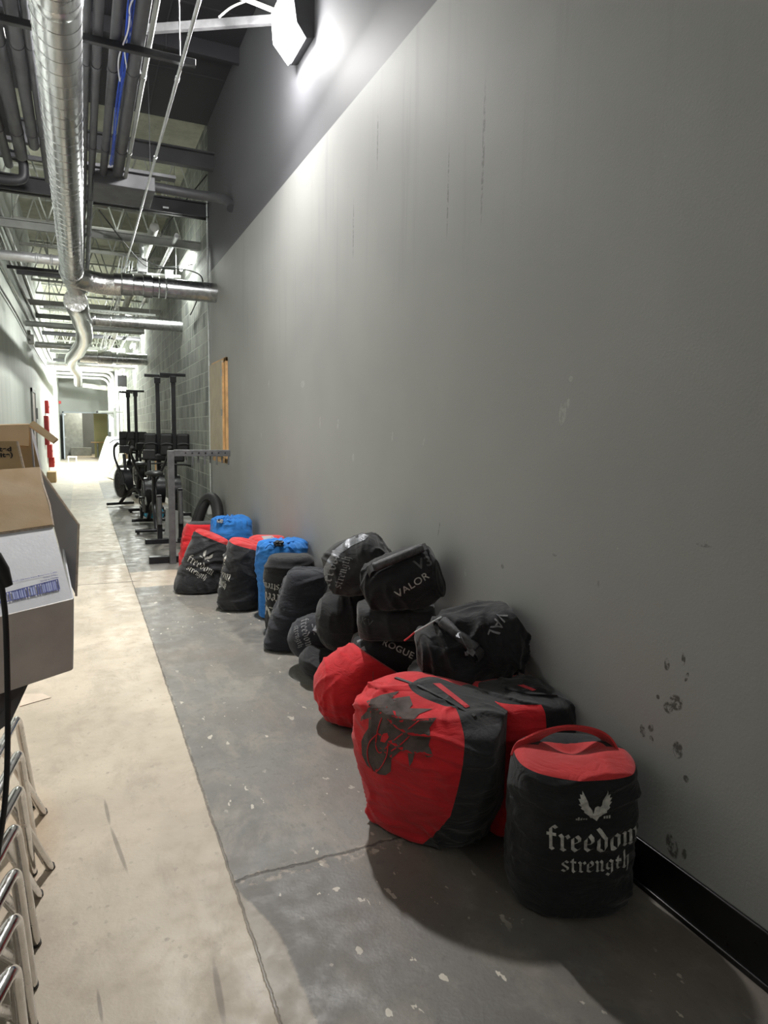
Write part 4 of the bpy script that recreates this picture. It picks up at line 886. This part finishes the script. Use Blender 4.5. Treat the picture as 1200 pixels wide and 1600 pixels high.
# ------------------------------------------------------------------ exercise bikes
def bike():
    e = empty('exercise_bike', (.92, 9.75, 0), 'black exercise bike with fan wheel just behind the rack post', 'exercise bike', 'exercise bikes along the block wall')
    link('rear_foot', T_([(-.28, 0, .05), (.28, 0, .05)], .026, 12), 'machine', e, True)
    link('front_foot', T_([(-.25, 1.15, .05), (.25, 1.15, .05)], .026, 12), 'machine', e, True)
    for sx in (-.24, .24): link('leveller', T_([(sx, 0, 0), (sx, 0, .03)], .02, 10), 'rubber', e, True)
    bm = T_(smooth_path([(0, 0, .06), (0, .08, .2), (0, .22, .34), (0, .42, .38), (0, .7, .3), (0, 1.0, .15), (0, 1.15, .06)], 6), .032, 12); link('frame', bm, 'machine', e, True)
    link('seat_post', T_([(0, .32, .3), (0, .2, .78)], .026, 12), 'machine', e, True); link('front_post', T_([(0, .78, .28), (0, .9, .98)], .028, 12), 'machine', e, True)
    bm = bmesh.new(); bmesh.ops.create_uvsphere(bm, u_segments=24, v_segments=12, radius=1)
    for v in bm.verts:
        k = (1.0 if v.co.y < 0 else .45+.2*(1-v.co.y)); v.co = Vector((v.co.x*.13*k, v.co.y*.16+.17, v.co.z*.045+.83))
    link('saddle', bm, 'plastic', e, True)
    for sx in (-1, 1):
        link('handlebar', T_(smooth_path([(sx*.05, .88, .6), (sx*.2, .8, .9), (sx*.27, .62, 1.12), (sx*.26, .5, 1.18)], 6), .018, 10), 'machine', e, True)
        link('grip', T_([(sx*.27, .6, 1.13), (sx*.26, .48, 1.19)], .024, 10), 'rubber', e, True)
        link('crank', T_([(sx*.08, .55, .35), (sx*.08, .55-.13*sx, .35-.1*sx)], .013, 8), 'chrome', e, True)
        link('pedal', B((sx*.13-.045, .52-.13*sx, .33-.1*sx), (sx*.13+.045, .6-.13*sx, .355-.1*sx), .006), 'rubber', e)
    bm = T_([(-.09, .95, .45), (-.075, .95, .45), (.075, .95, .45), (.09, .95, .45)], [.24, .27, .27, .24], 36); link('fan_cage', bm, 'machine', e, True)
    bm = bmesh.new()
    for rr in (.07, .13, .19, .25): tube(bm, [(-.095, .95+rr*math.cos(a), .45+rr*math.sin(a)) for a in [2*PI*k/30 for k in range(31)]], .004, 6)
    link('cage_ring', bm, 'rack', e, True)['kind'] = 'stuff'
    link('console', B((-.09, .84, 1.0), (.09, .88, 1.14), .01), 'plastic', e)
    return e
b0 = bike()
for loc, rz, lab in (((.98, 12.4, 0), .3, 'black exercise bike behind the nearer pair of upright machines'), ((1.27, 14.9, 0), .1, 'black exercise bike in front of the farther upright pair')):
    c_ = copy_tree(b0, loc); c_.rotation_euler = (0, 0, rz); c_['label'] = lab
# low bench with pedal, teal cloth, bins, boards
e = empty('low_step', (.98, 11.5, 0), 'low black step frame with toothed pedal on the grey floor', 'step'); 
link('platform', B((-.14, -.12, .14), (.22, .12, .19), .004), 'machine', e)
for a_, b_ in ((-.12, -.1), (.2, -.1), (-.12, .1), (.2, .1)): link('leg', B((a_-.015, b_-.015, 0), (a_+.015, b_+.015, .14)), 'machine', e)
e = empty('pedal', (.93, 11.5, .19), 'round toothed black pedal standing on the low step', 'pedal'); bm = bmesh.new()
for rr in (.045, .1): tube(bm, [(rr*math.cos(a), 0, .1+rr*math.sin(a)) for a in [2*PI*k/24 for k in range(25)]], .009, 6)
for k in range(6): tube(bm, [(.045*math.cos(k*PI/3), 0, .1+.045*math.sin(k*PI/3)), (.1*math.cos(k*PI/3), 0, .1+.1*math.sin(k*PI/3))], .007, 6)
link('cage', bm, 'rubber', e, True)
bm = bmesh.new(); bmesh.ops.create_uvsphere(bm, u_segments=40, v_segments=20, radius=1)
for v in bm.verts:
    d = 1+.25*noise.noise(v.co*2.5); v.co = Vector((v.co.x*.14*d, v.co.y*.12*d, max(0, v.co.z*.15*d+.13)))
tag(link('teal_cloth', bm, 'teal', smooth=True, loc=(1.02, 11.15, 0)), 'crumpled teal cloth bundle on the floor behind the low step', 'cloth')
def bin_(loc, r, h, mat, lab):
    e = empty('waste_bin', loc, lab, 'bin'); bm = bmesh.new(); tube(bm, [(0, 0, 0), (0, 0, h*.96), (0, 0, h*.965), (0, 0, h)], [r*.82, r, r*1.06, r*1.06], 24, cap=False)
    bm.faces.new([v for v in bm.verts if abs(v.co.z) < 1e-5][::-1]); link('body', bm, mat, e, True); link('liner', T_([(0, 0, h*.6), (0, 0, h*.62)], r*.9, 20), 'cord', e)
bin_((.98, 18.6, 0), .17, .5, 'grey_steel', 'grey waste bin beside the farther upright machines')
bin_((1.38, 18.6, 0), .17, .52, 'rack', 'dark grey waste bin behind the farther upright machines')
def lean(q, th, mat, name, lab, cat): return one(name, quadbm(q, th), mat, lab, cat)
a_, b_, c_, d_ = at(170, 746, z=.01), at(181, 750, z=.01), at(201, 709, y=20.6), at(193, 706, y=21)
lean([a_, b_, c_, d_], .05, 'white_hard', 'leaning_board', 'white framed board leaning against the exercise bikes', 'board')
k_ = B((1.15, 14.1, 0), (1.5, 14.5, .33), .01); one('storage_box', k_, 'rack', 'dark storage box on the floor between the machine pairs', 'box')
lean([(1.08, 19.0, .02), (1.2, 19.0, .02), (1.12, 19.1, 1.15), (1.0, 19.1, 1.15)], .03, 'kraft_pale_lit', 'leaning_plank', 'pale wooden plank leaning behind the leaning white board', 'plank')
lean([(1.25, 13.2, .0), (1.36, 13.2, .0), (1.36, 13.3, 1.0), (1.25, 13.3, 1.0)], .03, 'wood', 'leaning_plank', 'orange wooden plank standing behind the nearer upright machines', 'plank')
# draped white sheet
bm = bmesh.new(); ring = []
NS = 72
for j in range(24):
    s_ = j/23; z_ = 1.15*(1-s_); r_ = .16+.30*s_**.8; row = []
    for i in range(NS):
        a_ = 2*PI*i/NS; rr = r_*(1+.10*s_*math.sin(a_*11+.6*math.sin(a_*3))); row.append(bm.verts.new((rr*math.cos(a_)*1.15, rr*math.sin(a_), z_+.03*math.sin(a_*3)*(1-s_))))
    ring.append(row)
for a_, b_ in zip(ring[:-1], ring[1:]):
    for i in range(NS): bm.faces.new((a_[i], a_[(i+1) % NS], b_[(i+1) % NS], b_[i]))
bm.faces.new(ring[0])
one('white_sheet', bm, 'white', 'white sheet draped to the floor at the bright far end', 'sheet', smooth=True).location = (.98, 24.6, 0)
# bicycle leaning over the sheet
e = empty('bicycle', (1.1, 22.6, 0), 'white and black bicycle standing among the far clutter', 'bicycle')
for y_ in (-.5, .5):
    bm = bmesh.new(); tube(bm, [(0, y_+.32*math.cos(a), .34+.32*math.sin(a)) for a in [2*PI*k/36 for k in range(37)]], .018, 8); w_ = link('wheel', bm, 'rubber', e, True)
    bm = bmesh.new()
    for k in range(12): tube(bm, [(0, y_, .34), (0, y_+.31*math.cos(k*PI/6), .34+.31*math.sin(k*PI/6))], .002, 4)
    link('spokes', bm, 'zinc', w_)
bm = bmesh.new()
for a_, b_ in (((0, .5, .34), (0, .42, .9)), ((0, .42, .85), (0, -.1, .85)), ((0, .42, .8), (0, 0, .3)), ((0, 0, .3), (0, -.15, .95)), ((0, 0, .3), (0, -.5, .34)), ((0, -.12, .85), (0, -.5, .34))): tube(bm, [a_, b_], .018, 8)
link('frame', bm, 'white_hard', e, True)
link('handlebar', T_(smooth_path([(-.3, -.48+.1, 1.0), (-.15, -.48, 1.1), (.15, -.48, 1.1), (.3, -.38, 1.0)], 5), .014, 8), 'machine', e, True); link('stem', T_([(0, -.44, .8), (0, -.48, 1.1)], .016, 8), 'machine', e, True)
link('saddle', B((-.07, -.28+.5, .93), (.07, .02+.5, .98), .02), 'rubber', e)
# tall squat stand far right, vertical pipes
e = empty('squat_stand', (1.12, 25.5, 0), 'tall grey upright stand with a black-tipped arm at the far right', 'stand')
link('post', B((-.05, -.05, 0), (.05, .05, 2.15), .006), 'grey_steel', e); link('arm', B((-.55, -.03, 1.98), (.25, .03, 2.04), .004), 'grey_steel', e); link('tip', T_([(-.6, 0, 2.01), (-.54, 0, 2.01)], .05, 12), 'rubber', e, True); link('gusset', quadbm([(-.3, 0, 1.98), (0, 0, 1.98), (0, 0, 1.78), (-.02, 0, 1.78)], .02), 'grey_steel', e)
for i, (x_, lab) in enumerate(((1.50, 'pale vertical pipe nearest the block wall at the far end'), (1.36, 'pale vertical pipe left of its twin at the far end'))):
    one('vertical_pipe', T_([(x_, 28.9, 0), (x_, 28.9, 3.7)], .05, 12), 'white_hard', lab, 'pipe', 'vertical pipes at the far right', smooth=True)
one('switch_box', B((1.32, 27.2, 3.0), (1.63, 27.5, 3.42), .01), 'machine', 'black electrical box high at the far right corner', 'box')
e = empty('step_stool', (-.35, 31.2, 0), 'small white step stool on the bright far floor', 'stool'); link('top', B((-.18, -.12, .2), (.18, .12, .25), .006), 'white_hard', e)
for a_ in (-.15, .15):
    for b_ in (-.09, .09): link('leg', B((a_-.02, b_-.02, 0), (a_+.02, b_+.02, .2)), 'white_hard', e)
# table and chair in the room beyond
e = empty('side_table', (.75, 36.3, 0), 'small yellow topped table in the room beyond the doorway', 'table'); link('top', B((-.3, -.25, .72), (.3, .25, .76), .004), 'wood', e); link('pedestal', T_([(0, 0, 0), (0, 0, .72)], .04, 10), 'grey_steel', e, True)
one('bench', B((-.5, 38.6, 0), (.5, 39.1, .42), .02), 'grey_panel' if 'grey_panel' in M else 'grey_steel', 'low grey bench in the room beyond the doorway', 'bench')
one('exit_lamp', B((LX, 33.6, 2.5), (LX+.1, 33.9, 2.62), .01), 'alarm', 'small red signal box above the far left door', 'box')
# ------------------------------------------------------------------ nested chairs at the left edge
BN = [(30, 1112), (33, 1166), (33, 1221), (27, 1280), (27, 1349), (27, 1420), (24, 1500)]
TP = [((54, 1259), (68, 1271)), ((52, 1315), (79, 1357)), ((51, 1365), (60, 1400)), ((56, 1476), (40, 1440)), ((51, 1542), (36, 1510)), ((50, 1606), (30, 1590)), ((44, 1690), (24, 1670))]
nm = ('farthest, rearmost', 'second from the far end', 'third from the far end', 'middle one', 'third nearest', 'second nearest', 'nearest the camera')
for i, (bn, (ta, tb)) in enumerate(zip(BN, TP)):
    Bp = at(bn[0]-3, bn[1]+8, z=.455); A_, C_ = at(*ta, z=0), at(*tb, z=0); loc = Vector((Bp.x-.25, Bp.y-.1, 0))
    e = empty('stacking_chair', loc, 'chrome tube chair nested in the row at the left edge, '+nm[i], 'chair', 'nested chrome tube chairs'); rr = .0135
    E1 = at(bn[0]-62, bn[1]+122, z=.45); dv = (E1-Bp); dv.z = 0; dv = dv.normalized()
    F1 = Bp+dv*.40; up_ = Vector((0, 0, .01)); side = Vector((-.42, .0, 0)); S = lambda p: Vector(p)-loc
    link('leg', T_(round_path([S(A_), S(A_+(Bp-A_)*.5), S(Bp), S(Bp+dv*.1)], .05, 8), rr, 12), 'chrome', e, True)
    link('leg', T_(round_path([S(C_), S(Bp+dv*.16+Vector((0, 0, -.06))), S(Bp+dv*.25)], .05, 8), rr, 12), 'chrome', e, True)
    for k in (A_, C_):
        dd = (Bp-k).normalized(); link('foot_cap', T_([S(k)+dd*.0, S(k)+dd*.014], rr+.0015, 12), 'rubber', e, True)
    link('seat_rail', T_([S(Bp+dv*.04), S(Bp+dv*.5)], rr, 12), 'chrome', e, True)
    for k, q in ((A_, 0.0), (C_, .3)):
        t0 = Vector((-.80, k.y, 0)); link('leg', T_([S(t0), S(Vector((-.72, k.y-.02, .44)))], rr, 12), 'chrome', e, True)
    link('seat', B((-.74-loc.x, Bp.y-.42-loc.y, .46), (-.40-loc.x, Bp.y-.02-loc.y, .48), .008), 'plastic', e)
    link('backrest', B((-.78-loc.x, Bp.y-.42-loc.y, .6), (-.76-loc.x, Bp.y-.02-loc.y, .86), .008), 'plastic', e)
# ------------------------------------------------------------------ cardboard boxes on top
A = at(113, 935, y=1.95); T = at(82, 822, y=2.16); Bt = at(112, 1045, y=2.03)
AL = at(-190, 1008, y=1.72); lv = AL-A
wb = empty('white_carton', (A+T+Bt)/3, 'open white coated carton with blue barcode tilted on the chairs', 'carton'); W0 = wb.location
def lq(q, th, mat, name, par, base): return link(name, quadbm([Vector(p)-base for p in q], th), mat, par)
nrm = (T-A).cross(lv).normalized(); nrm = nrm if nrm.dot(CAM-A) > 0 else -nrm
lq([A, T, T+lv, A+lv], -.004 if (T-A).cross(lv).dot(nrm) > 0 else .004, 'box_white', 'front_panel', wb, W0)
lq([Bt, A, A+lv, Bt+lv], .004, 'box_shaded', 'bottom_panel', wb, W0)
bk = Vector((.0, .26, .02))
lq([A, Bt, Bt+bk, T+bk*.9, ][:4], .004, 'box_white', 'side_panel', wb, W0)
lq([Bt, Bt+lv, Bt+lv+bk, Bt+bk], .004, 'box_shaded', 'back_panel', wb, W0)
f1, f2 = at(61, 731, y=2.36), at(-60, 742, y=2.25)
lq([T+Vector((0, 0, .002)), f1, f1+lv, T+lv], .004, 'kraft', 'flap', wb, W0)
bm = T_([T-W0, (T*.66+f1*.34)-W0+Vector((.004, 0, .002)), (T*.3+f1*.7)-W0+Vector((-.003, 0, 0)), f1-W0], [.005, .004, .006, .004], 8); link('torn_edge', bm, 'kraft_edge', wb, True)
bm = T_([T-W0, T+lv-W0], .004, 8); link('torn_edge', bm, 'kraft_edge', wb, True)
g = [at(62, 733, y=2.37), at(123, 820, y=2.2), at(119, 931, y=2.08)]; gn = (g[1]-g[0]).cross(g[2]-g[0]).normalized()
for q_ in ((106, 905), (85, 826)): d = ray(*q_); g.append(CAM+d*((g[0]-CAM).dot(gn)/d.dot(gn)))
bm = bmesh.new(); va = [bm.verts.new(p-W0) for p in g]; n_ = gn*.005; vb = [bm.verts.new(p-W0+n_) for p in g]
bm.faces.new(va); bm.faces.new(vb[::-1])
for i in range(5): bm.faces.new((va[i], vb[i], vb[(i+1) % 5], va[(i+1) % 5]))
bmesh.ops.recalc_face_normals(bm, faces=bm.faces); link('side_flap', bm, 'flap_grey', wb)
bm = T_([g[0]-W0, g[1]-W0, g[2]-W0], .0035, 8); link('flap_edge', bm, 'kraft_edge', wb)
def fpt(px, py, lift=.0015):
    d = ray(px, py); t_ = (A-CAM).dot(nrm)/d.dot(nrm); return CAM+d*t_+nrm*lift-W0
bars = bmesh.new(); pale = bmesh.new(); rnd = random.Random(11)
def ty(x): return 929.5-.265*x
def by(x): return 943-.235*x
def bar(bm, x0, x1, lift):
    f = bm.faces.new([bm.verts.new(fpt(*q, lift)) for q in ((x0, ty(x0)), (x1, ty(x1)), (x1+3.2, by(x1+3.2)), (x0+3.2, by(x0+3.2)))])
x_ = -12.0
while x_ < 89:
    wd = rnd.choice((1.0, 1.0, 1.6, 2.2)); bar(bars, x_, x_+wd, .0018); gp = rnd.choice((1.4, 1.8, 2.6))
    if rnd.random() < .45: bar(pale, x_+wd, x_+wd+gp, .0016)
    x_ += wd+gp
bar(bars, 88.5, 90.5, .0018)
for fn in (ty, by):
    o_ = 0 if fn is ty else 3.2
    for xa in range(-12, 88, 10): bars.faces.new([bars.verts.new(fpt(*q, .0022)) for q in ((xa+o_, fn(xa+o_)-.6), (xa+12+o_, fn(xa+12+o_)-.6), (xa+12+o_, fn(xa+12+o_)+.7), (xa+o_, fn(xa+o_)+.7))])
bmesh.ops.recalc_face_normals(bars, faces=bars.faces)
link('barcode', bars, 'ink_blue', wb); link('barcode_tint', pale, 'ink_pale', wb)
def write(s_, px, py, hpx, slope, mat, par, fp, wide=1.0, align='RIGHT', bold=.0):
    o0 = fp(px, py); o1 = fp(px+10, py+10*slope); r_ = (o1-o0).normalized(); u_ = nrm.cross(r_).normalized()
    if u_.z < 0: u_ = -u_
    bm = text_bm(s_, (fp(px, py-hpx/2)-fp(px, py+hpx/2)).length, bold, wide, 9, align)
    for v in bm.verts: v.co = o0+r_*v.co.x+u_*v.co.y
    return link('lettering', bm, mat, par)
write('Home, LLC, 5558 Austin Avenue, Morton Grove, IL 60053', 89, 894.5, 1.9, -.215, 'ink_blue', wb, lambda a, b: fpt(a, b, .002), .8, bold=.02)
write('Product of China', 90, 899, 1.9, -.215, 'ink_blue', wb, lambda a, b: fpt(a, b, .002), .85, bold=.02)
write('Reorder #: 72351406', 91, 903, 1.9, -.215, 'ink_blue', wb, lambda a, b: fpt(a, b, .002), .85, bold=.02)
for ch, x_ in zip('07', (3, 10)): write(ch, x_, 946.5-.255*x_, 2.2, -.23, 'ink_blue', wb, lambda a, b: fpt(a, b, .002), 1, 'CENTER')
for ch, x_ in zip('27351', (21, 27.5, 33.5, 39.5, 46)): write(ch, x_, 946.5-.255*x_, 2.2, -.23, 'ink_blue', wb, lambda a, b: fpt(a, b, .002), 1, 'CENTER')
for ch, x_ in zip('01406', (59, 65, 71, 77, 83)): write(ch, x_, 946.5-.255*x_, 2.2, -.23, 'ink_blue', wb, lambda a, b: fpt(a, b, .002), 1, 'CENTER')
write('8', 92.5, 923.5, 2.2, -.23, 'ink_blue', wb, lambda a, b: fpt(a, b, .002), 1, 'CENTER')
# kraft carton behind
kb = empty('kraft_carton', at(30, 730, y=2.5), 'brown open kraft carton behind the white carton', 'carton'); K0 = kb.location
def kq(q, th, mat, name): return lq([at(a, b, y=c) for a, b, c in q], th, mat, name, kb, K0)
kq(((-160, 735, 2.46), (63, 735, 2.52), (45, 664, 2.62), (-160, 668, 2.58)), .004, 'kraft', 'back_panel')
kq(((-160, 690, 2.55), (45, 697, 2.55), (45, 663, 2.56), (-160, 668, 2.52)), -.005, 'kraft_pale_lit', 'flap')
kq(((-160, 742, 2.40), (38, 735, 2.42), (26, 690, 2.46), (-160, 691, 2.44)), .004, 'kraft', 'front_flap')
kq(((52, 735, 2.50), (63, 733, 2.66), (54, 690, 2.70), (46, 665, 2.60)), .005, 'flap_grey', 'side_panel')
kq(((45, 663, 2.56), (83, 691, 2.50), (84, 694, 2.52), (46, 667, 2.58)), .02, 'kraft_pale_lit', 'side_flap')
bm = T_([at(38, 735, y=2.415)-K0, at(27, 690, y=2.455)-K0], .004, 8); link('torn_edge', bm, 'kraft_edge', kb, True)
pl = [at(a, b, y=c) for a, b, c in ((-160, 742, 2.40), (38, 735, 2.42), (26, 690, 2.46))]; kn = (pl[1]-pl[0]).cross(pl[2]-pl[0]).normalized(); kn = kn if kn.dot(CAM-pl[0]) > 0 else -kn
def kpt(px, py):
    d = ray(px, py); t_ = (pl[0]-CAM).dot(kn)/d.dot(kn); return CAM+d*t_+kn*.006-K0
nrm = kn
write('ted', 18, 703, 7, -.02, 'ink_black', kb, kpt, 1.15, 'RIGHT', .06); write('hite)', 20.5, 711.5, 7, -.05, 'ink_black', kb, kpt, 1.15, 'RIGHT', .06)
# dark panel the carton rests on, black cable at the very edge, paper on the floor
q = [at(40, 1062, y=2.18), at(-40, 1078, y=2.1), at(-60, 1180, y=2.05), at(8, 1130, y=2.1)]
one('chair_back_panel', quadbm(q, .03), 'rack', 'dark grey panel under the white carton at the left edge', 'panel')
bm = T_(smooth_path([at(1, 905, y=1.5), at(8, 960, y=1.5), at(11, 1040, y=1.5), at(12, 1120, y=1.5), at(11, 1200, y=1.5), at(6, 1270, y=1.5), at(-6, 1350, y=1.5)], 6), .0055, 8)
o = one('black_cable', bm, 'cord', 'black cable hanging down at the very left edge', 'cable', smooth=True)
link('plug', T_([at(-14, 872, y=1.5), at(2, 893, y=1.5), at(12, 916, y=1.5)], [.02, .016, .010], 12), 'plastic', o, True)
q = [at(31, 1104, z=.002), at(80, 1090, z=.002), at(66, 1084, z=.002), at(34, 1085, z=.002)]
M['paper'] = plain('pale_paper', (.6, .5, .4), .8)
one('paper_sheet', quadbm(q, .002), 'paper', 'pale paper scrap on the floor beside the nested chairs', 'paper')
